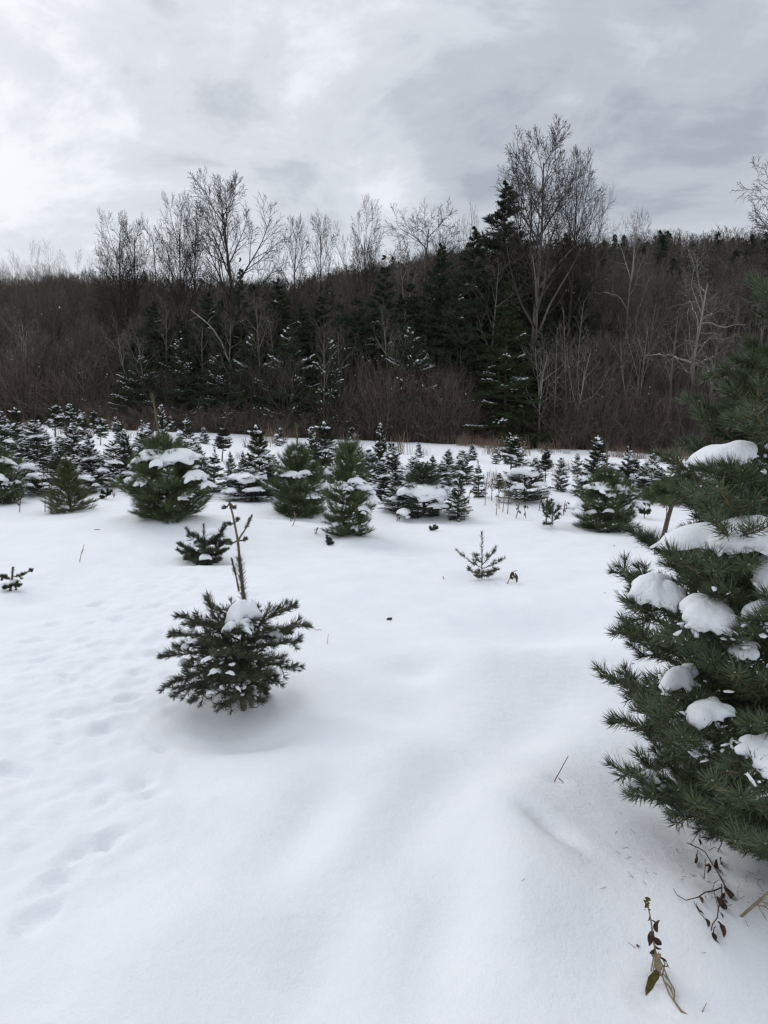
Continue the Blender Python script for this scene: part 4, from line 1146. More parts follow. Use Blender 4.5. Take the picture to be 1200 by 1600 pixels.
# ------------------------------------------------------------------ the large fir at the near side
def bough_geo(rng, gw, gn, gb, pts, r0, lat=9, lat_len=.20, nd=75, nl=.053, nw=.0025, needle_from=.35, sublat=2, side_up=.05, flat=0.0, jit=11):
    """one bough: wood into gw, needles into gn, bud tips into gb"""
    pts = np.asarray(pts, float); n = len(pts)
    L = float(np.sum(np.linalg.norm(np.diff(pts, axis=0), axis=1)))
    cum = np.concatenate([[0], np.cumsum(np.linalg.norm(np.diff(pts, axis=0), axis=1))]) / L
    def P(t): return np.array([np.interp(t, cum, pts[:, k]) for k in range(3)])
    tubes(gw, pts, np.linspace(r0, .0022, n), 6)
    A, B = [], []
    ts = np.linspace(needle_from, 1, 5)
    for a, b in zip(ts[:-1], ts[1:]): A.append(P(a)); B.append(P(b))
    tips = [P(1.0)]
    LP, LR = [], []
    for k in range(lat):
        t = needle_from * .8 + (1 - needle_from * .8) * (k + .3 + .5 * rng.random()) / lat * .93
        q = P(t); d = norm(P(min(t + .08, 1)) - P(t - .04))
        side = norm(np.cross(d, np.array([0, 0, 1.0]))) * (1 if k % 2 else -1)
        l = lat_len * (1.15 - .75 * t) * rng.uniform(.7, 1.25) * (L / .75) ** .5
        e = norm(d * .75 + side * rng.uniform(.5, .85) + np.array([0, 0, side_up + rng.normal(0, .16)]))
        m = q + e * l * .5 + np.array([0, 0, .004]); f = q + e * l + np.array([0, 0, .02 * rng.normal()]) + d * l * .08
        LP.append([q, m, f]); LR.append([.0040, .0031, .0022])
        A += [q, m]; B += [m, f]; tips.append(f)
        for s in range(sublat):
            tt = rng.uniform(.25, .8); q2 = q + (f - q) * tt
            s2 = norm(np.cross(e, np.array([0, 0, 1.0]))) * (1 if s % 2 else -1)
            e2 = norm(e * .8 + s2 * rng.uniform(.4, .8) + np.array([0, 0, rng.normal(.05, .25)]))
            l2 = l * rng.uniform(.35, .6)
            LP.append([q2, q2 + e2 * l2 * .5, q2 + e2 * l2]); LR.append([.0024, .002, .0016])
            A.append(q2); B.append(q2 + e2 * l2); tips.append(q2 + e2 * l2)
    if LP: tubes(gw, np.array(LP), np.array(LR), 4)
    A, B = np.array(A), np.array(B)
    ln = np.linalg.norm(B - A, axis=1)
    reps = np.maximum(1, np.round(ln / .055)).astype(int)
    A2, B2 = [], []
    for a, b, k in zip(A, B, reps):
        for j in range(k): A2.append(a + (b - a) * j / k); B2.append(a + (b - a) * (j + 1) / k)
    needles(gn, rng, A2, B2, int(nd * .055 / .1), nl, nw, 60, 48, .16 * (1 - flat), curl=.55 * (1 - flat * .25), seg=2, jit=jit, flat=flat)
    T = np.array(tips)
    E = norm(T - np.array([P(.0)] * len(T)))
    needles(gn, rng, T - E * .012, T, int(nd * .22), nl * .85, nw, 50, 16, .1, curl=.35, seg=2, jit=10)
    v, f = ico(1)
    for tp in tips:
        gb.add(tp + v * rng.uniform(.0026, .0042), f)

big_rng = np.random.default_rng(1234)
TB = np.array([1.66, 2.62]); TZ = gz(*TB)
big = thing('large_fir_tree', 'large near fir with long needles and thick snow pillows, filling the side of the view', 'fir tree', (TB[0], TB[1], TZ))
TOP = 2.30
g = Geo()
zt = np.linspace(-.1, TOP - .12, 14)
tubes(g, np.stack([.015 * np.sin(zt * 3), .012 * np.cos(zt * 2.3), zt], 1), np.interp(zt, [-.1, TOP], [.052, .008]), 10)
obj('trunk', g.mesh('large_fir_trunk', M_TRUNKC), big)
BASE3 = np.array([TB[0], TB[1], TZ])
def big_bough(pts, r0, **kw):
    gw, gn, gb = Geo(), Geo(), Geo()
    bough_geo(big_rng, gw, gn, gb, np.asarray(pts) - BASE3, r0, **kw)
    b = obj('branch', gw.mesh('large_fir_branch', M_TWIG), big)
    obj('needles', gn.mesh('large_fir_needles', M_FIRBIG, False), b)
    stuff(obj('bud_tips', gb.mesh('large_fir_buds', M_BUD), b))
def prof(z):     # reach of the boughs at a height
    return float(np.interp(z, [0, .29, .6, .95, 1.25, 1.5, 1.75, 2.1], [.50, .66, .75, .67, .53, .41, .28, .10]))
hs = np.array([.10, .26, .43, .60, .78, .96, 1.13, 1.30, 1.50, 1.72, 1.95])
for wi, h in enumerate(hs):
    nb = 9 if h < 1.0 else (8 if h < 1.4 else 8)
    for b in range(nb):
        az = wi * 1.37 + b * 6.283 / nb + big_rng.normal(0, .16)
        ca, sa = math.cos(az), math.sin(az)
        hid = ca > .25 and sa > -.5            # the side turned away from the camera
        L = prof(h) * big_rng.uniform(.86, 1.02)
        if hid and big_rng.random() < .35: continue
        rise = np.interp(h, [0, .5, 1.2, 2.2], [-.02, .10, .24, .5]) + big_rng.normal(0, .05)
        t = np.linspace(0, 1, 7)
        base = BASE3 + np.array([0, 0, h])
        p = base + np.stack([ca * L * t, sa * L * t, L * (rise * t - .16 * np.sin(t * PI) * .6 + .12 * t ** 3)], 1)
        p += big_rng.normal(0, .008, p.shape) * t[:, None]
        p[:, 2] = np.maximum(p[:, 2], ground(p[:, 0], p[:, 1]) + .03 + .10 * t)
        big_bough(p, .0095 * (L / .8) + .003, flat=.55, lat=6 if hid else 10, lat_len=.22, nd=52 if hid else 90, sublat=1 if hid else 2)
# boughs seen one by one: where the tip shows, and how far ahead it is
for (px, py, dep, h0) in [(1050, 712, 2.35, 1.22), (1092, 626, 2.45, 1.45), (1133, 578, 2.45, 1.6), (1186, 442, 2.6, 1.72), (1064, 873, 2.05, .95), (1140, 925, 2.0, .85), (1116, 812, 1.95, 1.1),
                          (962, 1065, 2.35, .55), (968, 1125, 2.3, .45), (985, 1210, 2.2, .25), (1066, 1152, 1.95, .5), (1157, 1246, 1.75, .35), (1196, 1318, 1.75, .14), (980, 985, 2.4, .7), (1000, 905, 2.4, .85),
                          (1085, 1255, 2.0, .15), (1020, 1240, 2.15, .2), (1148, 1050, 1.9, .65), (1200, 960, 1.85, .8), (1160, 735, 2.1, 1.25), (1012, 960, 2.2, .75), (1030, 1100, 2.05, .55), (1110, 1030, 1.95, .6), (1195, 1130, 1.8, .5), (1110, 655, 2.4, 1.42), (1148, 612, 2.3, 1.52), (1178, 640, 2.1, 1.45), (1170, 560, 2.4, 1.6), (1080, 765, 2.2, 1.1), (1120, 760, 2.0, 1.12)]:
    tip = at(px, py, dep)
    b = BASE3 + np.array([0, 0, h0])
    t = np.linspace(0, 1, 7)[:, None]
    p = b + (tip - b) * t + np.array([0, 0, 1]) * (-.10 * np.sin(t * PI) * np.linalg.norm(tip - b))
    big_bough(p, .010, lat=8, lat_len=.17, nd=80, sublat=1, flat=.5)
for (px, py, dep, wx, wy, wz, tn, sub) in [
        (1150, 712, 2.22, .115, .10, .066, .1, 5), (1165, 838, 2.08, .20, .15, .095, .1, 5), (1024, 918, 2.22, .082, .075, .075, .3, 5), (1102, 962, 2.06, .115, .09, .078, .25, 5),
        (1190, 955, 1.98, .07, .06, .055, 0, 4), (1166, 1012, 2.02, .055, .04, .035, .4, 4), (1062, 1056, 2.2, .062, .055, .05, .2, 4), (1108, 1110, 2.02, .075, .06, .048, -.3, 4),
        (1188, 1164, 1.86, .06, .05, .035, 0, 4), (1090, 1160, 2.08, .04, .04, .022, 0, 4), (1198, 1200, 1.8, .04, .04, .04, 0, 4), (1216, 700, 2.3, .05, .05, .04, 0, 4), (1240, 900, 2.0, .14, .12, .09, 0, 4), (1010, 1218, 2.25, .05, .04, .03, 0, 4)]:
    gk = Geo()
    c = at(px, py, dep) - BASE3
    lump(gk, big_rng, c, wx * 1.12, wy * 1.12, wz * 1.15, tn, (.25, .30), sub=sub, lobes=9, rough=.10, droop=.24, flat=.6)
    obj('snow_cap', gk.mesh('large_fir_cap', M_CAP), big)
    cr = np.concatenate([big_rng.normal(0, wx * .8, (34, 1)), big_rng.normal(0, wy * .8, (34, 1)), -np.abs(big_rng.normal(0, wz * .7, (34, 1))) - .01], 1) + c
    gk = Geo(); domes(gk, big_rng, cr, .003 + .011 * big_rng.random(34) ** 2.5); stuff(obj('snow_crumbs', gk.mesh('large_fir_crumbs', M_CAP), big))
    # the bough that carries it
    b = BASE3 + np.array([0, 0, max(c[2] - .05, .1)])
    e = c + BASE3 + norm((c * np.array([1, 1, 0]))[None])[0] * wx * 1.1 + np.array([0, 0, -.02 - wz * .5])
    t = np.linspace(0, 1, 7)[:, None]
    big_bough(b + (e - b) * t - np.array([0, 0, .05]) * np.sin(t * PI), .009, lat=10, lat_len=.17, nd=80, sublat=1, flat=.5)
gd = Geo()
cc = []
for k in range(170):
    h = big_rng.uniform(.15, 1.7); az = big_rng.uniform(2.2, 5.2); q = prof(h) * big_rng.uniform(.5, .95)
    cc.append((math.cos(az) * q, math.sin(az) * q, h + .1))
domes(gd, big_rng, cc, .004 + .013 * big_rng.random(len(cc)) ** 2)
stuff(obj('snow_dusting', gd.mesh('large_fir_dusting', M_CAP), big))

gd = Geo(); A = []; B = []
for k in range(150):
    q_ = big_rng.normal(0, 1, 2) * (.26, .22) + (TB[0] - .42, TB[1] - .40)
    z_ = gz(q_[0], q_[1]) + .003; a_ = big_rng.random() * 6.28; l_ = big_rng.uniform(.012, .035)
    A.append([q_[0], q_[1], z_]); B.append([q_[0] + l_ * math.cos(a_), q_[1] + l_ * math.sin(a_), z_ + big_rng.uniform(0, .004)])
tubes(gd, np.stack([np.array(A), np.array(B)], 1), np.full((150, 2), .0006), 3, big_rng.random(150))
stuff(obj('fallen_needles', gd.mesh('fallen_needles', M_DRY)))

# ------------------------------------------------------------------ the small fir in the foreground
fr = np.random.default_rng(55)
fp = ground_pt(380, 1108)
FD = float((fp - EYE) @ FWD)
small = thing('small_fir_tree', 'small fir with a crooked bare leader and snow on its boughs, alone in front', 'fir tree', tuple(fp))
def zp(zx, zy, off=0.0):      # pixel of the enlarged crop -> point relative to the foot
    return at(200 + zx * .3, 780 + zy * .3, FD + off) - fp
g = Geo()
tr = [zp(605, 1120), zp(600, 1000), zp(598, 850), zp(600, 700), zp(606, 550), zp(590, 400), zp(572, 215), zp(548, 90), zp(528, 12)]
tubes(g, np.array(tr), np.array([.017, .016, .0145, .013, .011, .0092, .0072, .0058, .0048]), 8)
obj('trunk', g.mesh('small_fir_trunk', M_STEMY), small)
SB = [((560, 850), (410, 520), -.12, .0), ((590, 740), (265, 600), -.02, .0), ((585, 760), (222, 690), -.06, 0), ((590, 800), (170, 815), -.03, 0), ((590, 860), (190, 965), -.08, 0), ((592, 880), (235, 1015), -.14, 0),
      ((595, 900), (325, 1045), -.2, 0), ((600, 960), (490, 1085), -.22, 0), ((600, 960), (672, 1050), -.2, 0), ((600, 880), (588, 1035), -.30, 0), ((600, 700), (868, 545), .05, 0), ((605, 740), (932, 650), .03, 0),
      ((605, 790), (895, 735), -.05, 0), ((605, 840), (888, 885), -.1, 0), ((603, 880), (770, 955), -.16, 0), ((604, 620), (705, 690), -.16, 0), ((604, 640), (655, 560), .10, 0), ((600, 700), (480, 560), .18, 0),
      ((600, 720), (640, 830), -.28, 0), ((600, 760), (470, 870), -.28, 0), ((600, 800), (380, 740), -.2, 0), ((600, 760), (760, 700), .2, 0), ((600, 800), (430, 800), .25, 0), ((600, 850), (800, 830), .22, 0), ((600, 900), (500, 960), .2, 0), ((600, 900), (720, 1000), .1, 0),
      ((600, 820), (540, 930), -.3, 0), ((600, 820), (700, 900), -.26, 0), ((600, 880), (420, 930), -.24, 0), ((600, 850), (300, 870), -.16, 0), ((600, 700), (345, 640), .12, 0), ((600, 780), (250, 760), .1, 0), ((600, 860), (260, 930), .05, 0), ((600, 760), (840, 690), .12, 0), ((600, 660), (560, 700), -.22, 0), ((600, 820), (640, 930), -.3, 0), ((600, 880), (380, 985), -.1, 0), ((600, 800), (480, 800), -.34, 0)]
for (a, b, off, _u) in SB:
    p0, p1 = zp(*a), zp(*b, off)
    t = np.linspace(0, 1, 6)[:, None]
    p = p0 + (p1 - p0) * t + np.array([0, 0, 1]) * ((.03 * np.sin(t * PI) - .02 * t) * np.linalg.norm(p1 - p0))
    gw, gn, gb = Geo(), Geo(), Geo()
    bough_geo(fr, gw, gn, gb, p, .0065, lat=9, lat_len=.17, nd=62, nl=.045, nw=.0031, needle_from=.12, sublat=0, flat=.95, jit=6)
    if fr.random() < .55:
        gs_ = Geo(); k_ = np.linspace(.35, .92, 9)
        q_ = np.array([np.interp(k_, np.linspace(0, 1, 6), p[:, a_]) for a_ in range(3)]).T + np.array([0, 0, .010]) + fr.normal(0, .012, (9, 3))
        domes(gs_, fr, q_, .006 + .012 * fr.random(9), np.array([p1 - p0] * 9) + fr.normal(0, .05, (9, 3)))
        stuff(obj('snow_dusting', gs_.mesh('small_fir_dusting', M_CAP), small))
    br = obj('branch', gw.mesh('small_fir_branch', M_STEMY), small)
    obj('needles', gn.mesh('small_fir_needles', M_YFIR, False), br)
for (a, b) in [((572, 215), (642, 92)), ((578, 480), (541, 318)), ((572, 215), (520, 232)), ((572, 215), (612, 208)), ((548, 120), (570, 108)), ((548, 125), (530, 128)), ((530, 20), (500, 45)), ((530, 20), (552, 42))]:
    gw, gn = Geo(), Geo()
    p = np.array([zp(*a), (zp(*a) + zp(*b)) / 2 + np.array([.004, 0, -.004]), zp(*b)])
    tubes(gw, p, np.array([.006, .005, .0042]), 6)
    needles(gn, fr, p[1:2], p[2:3], 90, .026, .0034, 58, 22, .1, curl=.3, seg=2)
    br = obj('branch', gw.mesh('small_fir_twig', M_STEMY), small)
    obj('needles', gn.mesh('small_fir_twig_needles', M_YFIR, False), br)
gn = Geo()
needles(gn, fr, np.array([tr[3], tr[4]]), np.array([tr[4], tr[5]]), 210, .046, .0032, 62, 55, .05, curl=.2, seg=2)
needles(gn, fr, np.array([tr[5]]), np.array([tr[5] * .5 + tr[6] * .5]), 150, .046, .0032, 62, 55, .05, curl=.2, seg=2)
needles(gn, fr, np.array([tr[5]]), np.array([tr[6]]), 40, .036, .0028, 66, 60, .05, curl=.2, seg=2)
needles(gn, fr, np.array([tr[7] * .6 + tr[8] * .4]), np.array([tr[8]]), 90, .020, .0036, 50, 15, .1, curl=.2, seg=2)
obj('needles', gn.mesh('small_fir_stem_needles', M_YFIR, False), small)
for (zx, zy, off, wx, wy, wz, tl) in [(572, 600, -.10, .105, .09, .13, (.45, 0)), (535, 665, -.15, .065, .055, .06, (.5, 0)), (625, 650, -.14, .06, .05, .055, (-.5, 0)), (745, 690, .0, .065, .06, .06, (-.35, 0)), (290, 770, -.05, .035, .035, .035, (.4, 0)), (290, 850, -.04, .038, .035, .045, (.1, 0)),
                                       (345, 735, -.1, .035, .03, .02, (.1, 0)), (470, 890, -.28, .036, .03, .03, (0, 0)), (545, 860, -.30, .022, .02, .014, (0, 0)), (535, 905, -.31, .035, .022, .02, (-.3, 0)), (572, 985, -.31, .016, .02, .024, (-.5, 0)),
                                       (430, 1005, -.24, .026, .025, .018, (.4, 0)), (410, 830, -.25, .036, .025, .02, (.6, 0)), (615, 675, -.2, .035, .03, .03, (-.4, 0)), (690, 740, -.12, .024, .024, .022, (0, 0)), (680, 660, .0, .03, .03, .03, (0, 0))]:
    gk = Geo(); lump(gk, fr, zp(zx, zy, off), wx * 1.1, wy * 1.1, wz * 1.1, fr.uniform(-.3, .3), tl, sub=4, lobes=7, rough=.13, droop=.3, flat=.6)
    obj('snow_cap', gk.mesh('small_fir_cap', M_CAP), small)
gk = Geo()
tubes(gk, np.array([zp(630, 1085, -.05), zp(670, 1085, -.06), zp(692, 1065, -.07)]), np.array([.0025, .0022, .0016]), 4)
obj('bare_twig', gk.mesh('small_fir_bare_twig', M_DRY), small)

# ------------------------------------------------------------------ seedlings and saplings
def sprout(name, label, px, base, segs, mat, nl=.03, nw=.003, nd=70, stem=.006, depth_off=0.0, snow=(), lat=5, lat_len=.10, cat='seedling', wood=M_TWIG):
    p = ground_pt(px, base); d = float((p - EYE) @ FWD)
    rg = np.random.default_rng(int(px * 7 + base))
    t = thing(name, label, cat, tuple(p))
    for i, (a, b, off) in enumerate(segs):
        p0, p1 = at(*a, d) - p, at(*b, d + off) - p
        tt = np.linspace(0, 1, 5)[:, None]
        q = p0 + (p1 - p0) * tt
        if i: q = q + np.array([0, 0, -.05]) * np.sin(tt * PI) * np.linalg.norm(p1 - p0)
        gw, gn, gb = Geo(), Geo(), Geo()
        bough_geo(rg, gw, gn, gb, q, stem * (1 if i == 0 else .7), lat=0 if i == 0 else lat, lat_len=lat_len, nd=nd, nl=nl, nw=nw, needle_from=.25 if i == 0 else .12, sublat=0, flat=.85)
        if i == 0:
            obj('stem', gw.mesh(name + '_stem', wood), t); obj('needles', gn.mesh(name + '_needles', mat, False), t)
        else:
            br = obj('branch', gw.mesh(name + '_branch', wood), t); obj('needles', gn.mesh(name + '_needles', mat, False), br)
    for (sx, sy, off, w, h) in snow:
        gk = Geo(); lump(gk, rg, at(sx, sy, d + off) - p, w, w * .9, h, 0, (.1, 0), sub=3, lobes=6, rough=.12)
        obj('snow_cap', gk.mesh(name + '_cap', M_CAP), t)
    return t
sprout('fir_seedling', 'tiny fir seedling with a bare straight leader, alone on smooth snow', 753, 905, [((753, 908), (753, 833), 0), ((754, 888), (714, 860), -.1), ((754, 888), (788, 872), -.05), ((754, 882), (774, 855), .2), ((754, 895), (732, 890), -.25), ((754, 893), (778, 890), -.2), ((754, 880), (740, 866), .25), ((754, 898), (745, 900), -.3), ((754, 898), (768, 897), -.28)], M_YFIR, nl=.042, nw=.0038, nd=44, lat=2, lat_len=.09)
sprout('fir_seedling', 'small crouched fir clotted with snow, behind the crooked-leader fir', 320, 880, [((322, 882), (318, 822), 0), ((322, 868), (282, 852), -.1), ((322, 860), (352, 822), .05), ((322, 862), (296, 832), .1), ((322, 870), (350, 860), -.15), ((322, 872), (290, 872), -.2), ((322, 874), (312, 879), -.3), ((322, 874), (340, 876), -.28), ((322, 858), (340, 835), .2), ((322, 862), (310, 840), -.2), ((322, 866), (355, 845), 0), ((322, 866), (283, 862), .1), ((322, 866), (325, 860), -.35)], M_YFIR, nl=.055, nw=.0055, nd=60, lat=7, lat_len=.16,
       snow=[(330, 832, .0, .13, .09), (308, 848, -.1, .12, .10), (318, 872, -.3, .10, .09), (345, 838, .1, .09, .07), (330, 855, -.2, .06, .05), (298, 842, .05, .06, .05)])
sprout('fir_seedling', 'sprig of fir poking from the snow with one long arm, by the trodden trail', 17, 922, [((17, 926), (20, 888), 0), ((18, 902), (50, 890), -.05), ((18, 905), (2, 900), 0), ((18, 912), (30, 915), -.1), ((18, 915), (6, 918), -.1)], M_YFIR, nl=.03, nw=.005, nd=70, lat=3, lat_len=.07, snow=[(8, 915, 0, .07, .05), (24, 908, 0, .05, .04)])
sprout('spruce_sapling', 'taller of two loose green saplings beside the round bushy pine', 862, 823, [((862, 825), (865, 788), 0), ((863, 812), (850, 800), 0), ((863, 815), (873, 803), -.1), ((863, 806), (874, 792), 0), ((863, 818), (850, 818), -.2), ((863, 808), (855, 790), .1), ((863, 800), (858, 785), .1)], M_SPRUCE, nl=.055, nw=.007, nd=24, lat=3, lat_len=.14)
sprout('spruce_sapling', 'shorter of two loose green saplings beside the round bushy pine', 853, 815, [((853, 815), (855, 780), 0), ((854, 800), (848, 790), 0), ((854, 795), (862, 782), 0), ((854, 805), (862, 800), 0)], M_SPRUCE, nl=.055, nw=.007, nd=24, lat=3, lat_len=.12)
sprout('spruce_sapling', 'dark sprout beside the thin yellow-green pine', 165, 780, [((165, 781), (168, 765), 0), ((166, 776), (158, 776), 0), ((166, 775), (173, 768), 0), ((166, 773), (160, 768), 0)], M_FIR, nl=.05, nw=.01, nd=60, lat=3, lat_len=.15)
sprout('fir_seedling', 'fir sprig lying on the snow at the foot of the slender pale pine', 518, 848, [((523, 847), (511, 846), 0), ((520, 847), (512, 841), .05), ((520, 847), (514, 849), -.1)], M_SPRUCE, nl=.04, nw=.007, nd=60, lat=3, lat_len=.1)
sprout('fir_seedling', 'pale little sprout on open snow before the small green spruce', 677, 829, [((677, 831), (678, 822), 0), ((677, 829), (672, 824), 0), ((677, 828), (683, 824), 0)], M_SPRUCE, nl=.035, nw=.006, nd=50, lat=2, lat_len=.08)
sprout('spruce_sapling', 'thin green sapling in front of the low snowy trees, by the leaning sapling', 1007, 810, [((1007, 812), (1007, 788), 0), ((1007, 803), (1000, 797), 0), ((1007, 803), (1014, 798), 0)], M_SPRUCE, nl=.06, nw=.009, nd=50, lat=2, lat_len=.1)
# leaning sapling behind the large fir
p = ground_pt(1036, 842); d = float((p - EYE) @ FWD)
t = thing('pine_sapling', 'leaning pine sapling with bare trunk and flat needle tuft behind the large fir', 'sapling', tuple(p))
g = Geo()
q = np.array([at(1035, 846, d) - p, at(1043, 812, d) - p, at(1052, 782, d) - p, at(1056, 762, d) - p])
tubes(g, q, np.array([.034, .030, .026, .018]), 8)
obj('trunk', g.mesh('sapling_trunk', M_TRUNKC), t)
sr = np.random.default_rng(8)
for (tx, ty, off) in [(1008, 778, -.2), (1012, 768, .1), (1025, 760, -.3), (1040, 752, .2), (1062, 750, 0), (1078, 757, .2), (1088, 765, -.1), (1035, 786, -.4), (1070, 782, -.3), (1020, 784, .3), (1055, 770, -.45)]:
    gw, gn, gb = Geo(), Geo(), Geo()
    a = q[2] + (q[3] - q[2]) * sr.random(); b = at(tx, ty, d + off) - p
    bough_geo(sr, gw, gn, gb, np.linspace(a, b, 5), .010, lat=5, lat_len=.18, nd=70, nl=.085, nw=.006, needle_from=.3, sublat=0)
    br = obj('branch', gw.mesh('sapling_branch', M_TWIG), t); obj('needles', gn.mesh('sapling_needles', M_PINE, False), br)

# ------------------------------------------------------------------ dry weeds near the camera
def leaf(geo, rng, a, b, w, curl=.3, nrm=None, tint=.5):
    """a dry curled leaf blade from a to b with thickness"""
    a, b = np.asarray(a), np.asarray(b); L = np.linalg.norm(b - a); d = (b - a) / L
    s = norm(np.cross(d, rng.normal(size=3) if nrm is None else np.asarray(nrm, float))[None])[0]; n = np.cross(d, s)
    t = np.linspace(0, 1, 7)
    mid = a + d * (t * L)[:, None] + n * (curl * L * np.sin(t * PI) * .5)[:, None] + n * (rng.normal(0, .03, 7) * L)[:, None]
    ww = w * np.sin(np.clip(t * .92 + .06, 0, 1) * PI) ** .8
    up_ = n * (.35 * ww)[:, None]
    L1 = mid - s * ww[:, None] + up_; R1 = mid + s * ww[:, None] + up_ * .6
    th = n * .0006
    v = np.concatenate([L1, mid, R1, L1 - th, mid - th, R1 - th])
    qd = []
    for i in range(6):
        for o_ in (0, 21): qd += [[o_ + i, o_ + i + 1, o_ + 7 + i + 1, o_ + 7 + i], [o_ + 7 + i, o_ + 8 + i, o_ + 14 + i + 1, o_ + 14 + i]]
        qd += [[i, i + 1, 21 + i + 1, 21 + i], [14 + i, 15 + i, 35 + i + 1, 35 + i]]
    geo.add(v, None, qd, tint)
def crop2(zx, zy, dep): return at(980 + zx * .225, 1240 + zy * .225, dep)
wr = np.random.default_rng(66)
# goldenrod-like stalk with curled leaves
p = ground_pt(1025, 1535); d = float((p - EYE) @ FWD)
t = thing('dry_weed', 'dried stalk with seed head, curled brown leaves and one olive leaf in the near snow', 'weed', tuple(p))
c = lambda x, y, o=0.0: crop2(x, y, d + o) - p
g = Geo()
tubes(g, np.array([c(232, 1262), c(205, 1150, .0), c(180, 1000, .0), c(165, 880, .0), c(148, 800), c(140, 725)]), np.array([.003, .003, .0026, .0022, .0018, .0014]), 6)
tubes(g, np.array([c(240, 1270), c(262, 1180, .02), c(215, 1100, 0)]), np.array([.0022, .0018, .001]), 5)
tubes(g, np.array([c(165, 1235, -.02), c(180, 1150, -.01), c(190, 1050)]), np.array([.0022, .0018, .0012]), 5)
tubes(g, np.array([c(180, 1240, -.03), c(190, 1160, -.02), c(195, 1060)]), np.array([.0022, .0018, .0012]), 5)
tubes(g, np.array([c(285, 1292, -.02), c(250, 1200, -.01), c(215, 1130)]), np.array([.0026, .0022, .0014]), 5)
obj('stem', g.mesh('weed_stem', M_TAN), t)
for (a, b, w) in [((165, 880), (215, 930), .008), ((215, 930), (225, 880), .006), ((150, 850), (140, 885), .006), ((178, 950), (155, 1050), .009), ((180, 960), (215, 1040), .009), ((185, 1000), (240, 1050), .009), ((190, 1050), (240, 1080), .008), ((185, 1080), (155, 1110), .007), ((160, 960), (150, 1060), .008), ((190, 900), (210, 965), .007), ((215, 1130), (290, 1220), .006), ((250, 1190), (280, 1190), .006)]:
    gl = Geo(); leaf(gl, wr, c(*a, wr.normal(0, .01)), c(*b, wr.normal(0, .015)), w, wr.uniform(.2, .5)); obj('leaf', gl.mesh('weed_leaf', M_DRY), t)
gl = Geo(); leaf(gl, wr, c(235, 1115, -.02), c(165, 1120, -.025), .009, .55); obj('leaf', gl.mesh('weed_grey_leaf', M_TAN), t)
gl = Geo(); leaf(gl, wr, c(205, 1140, -.02), c(225, 1240, -.03), .012, .2, (0, 1, .2)); obj('leaf', gl.mesh('weed_tan_leaf', M_TAN), t)
gl = Geo(); leaf(gl, wr, ground_pt(1033, 1525) + (0, 0, .03) - p, ground_pt(1008, 1559) + (0, 0, .008) - p, .012, .15, (0, -.8, .6)); o = obj('leaf', gl.mesh('weed_olive_leaf', M_MOSS), t); o['label'] = 'broad olive-green leaf lying on the snow'
for pl in ([(240, 1262), (250, 1330), (290, 1430), (370, 1515), (450, 1545), (515, 1525), (550, 1475)], [(245, 1262), (285, 1330), (325, 1400), (330, 1455)], [(250, 1310), (300, 1390), (325, 1470)]):
    gl = Geo(); n_ = len(pl); tubes(gl, np.array([ground_pt(980 + x * .225, 1240 + y * .225) + (0, 0, .006 + .012 * math.sin(i * 1.1)) - p for i, (x, y) in enumerate(pl)]), np.interp(np.linspace(0, 1, n_), [0, .5, 1], [.0016, .0030, .0007]), 5); obj('grass_blade', gl.mesh('weed_blade', M_TAN), t)
gs = Geo(); v, f = ico(1)
for k in range(46):
    a_ = wr.random(); q_ = c(140 + wr.normal(0, 11), 720 + a_ * 90, wr.normal(0, .006)); gs.add(q_ + v * wr.uniform(.0018, .0036), f, None, wr.random())
obj('seed_head', gs.mesh('weed_seed_head', M_MOSS), t)
# fallen dark stem with leaves
p = ground_pt(1122, 1440); d = float((p - EYE) @ FWD)
t = thing('dry_weed', 'dark brown arching weed stem with shrivelled leaves between the near fir and the stalk', 'weed', tuple(p))
p0 = p
def c(x, y, lift=.012):
    q_ = ground_pt(980 + x * .225, 1240 + y * .225)
    return q_ + np.array([0, 0, lift]) - p0
g = Geo()
def seg(pl, r0, r1, lift=.012): tubes(g, np.array([c(x, y, lift) for x, y in pl]), np.linspace(r0, r1, len(pl)), 5)
seg([(412, 375), (445, 390), (490, 408), (540, 440), (580, 510), (625, 580), (660, 650), (690, 705)], .0014, .0028, .02)
seg([(655, 680), (600, 705), (540, 715), (490, 750), (405, 772), (345, 735), (318, 690)], .0024, .0010, .015)
seg([(655, 660), (655, 740), (630, 830), (625, 890), (590, 940), (580, 985)], .0022, .0014, .015)
seg([(560, 455), (600, 432), (640, 445), (655, 475)], .0012, .0008, .035)
seg([(540, 475), (540, 540), (533, 610)], .0020, .0014)
seg([(490, 408), (485, 450), (470, 495)], .0014, .001)
seg([(450, 385), (475, 345), (495, 328), (508, 380)], .0014, .001, .03)
seg([(635, 620), (605, 640), (590, 700)], .0010, .0008)
seg([(460, 775), (500, 850), (550, 910), (560, 955)], .0012, .0008)
seg([(600, 700), (620, 780), (640, 850)], .0012, .0008)
obj('stem', g.mesh('dark_weed_stem', M_DRY), t)
for (a, b, w) in [((615, 490), (655, 560), .010), ((650, 475), (668, 520), .010), ((545, 530), (552, 578), .007), ((480, 455), (468, 502), .006), ((495, 345), (508, 382), .006), ((668, 680), (710, 740), .009), ((690, 715), (700, 780), .009), ((620, 755), (690, 835), .009), ((630, 770), (660, 800), .008), ((628, 925), (670, 1030), .011), ((615, 960), (635, 1070), .009), ((590, 1005), (610, 1055), .008), ((500, 750), (525, 790), .006), ((480, 795), (530, 865), .005), ((545, 905), (565, 955), .006), ((540, 745), (555, 760), .004), ((640, 860), (665, 895), .005), ((412, 375), (485, 405), .005)]:
    gl = Geo(); leaf(gl, wr, c(*a, .018), c(*b, .014), w, wr.uniform(.15, .45)); obj('leaf', gl.mesh('dark_weed_leaf', M_DRY), t)
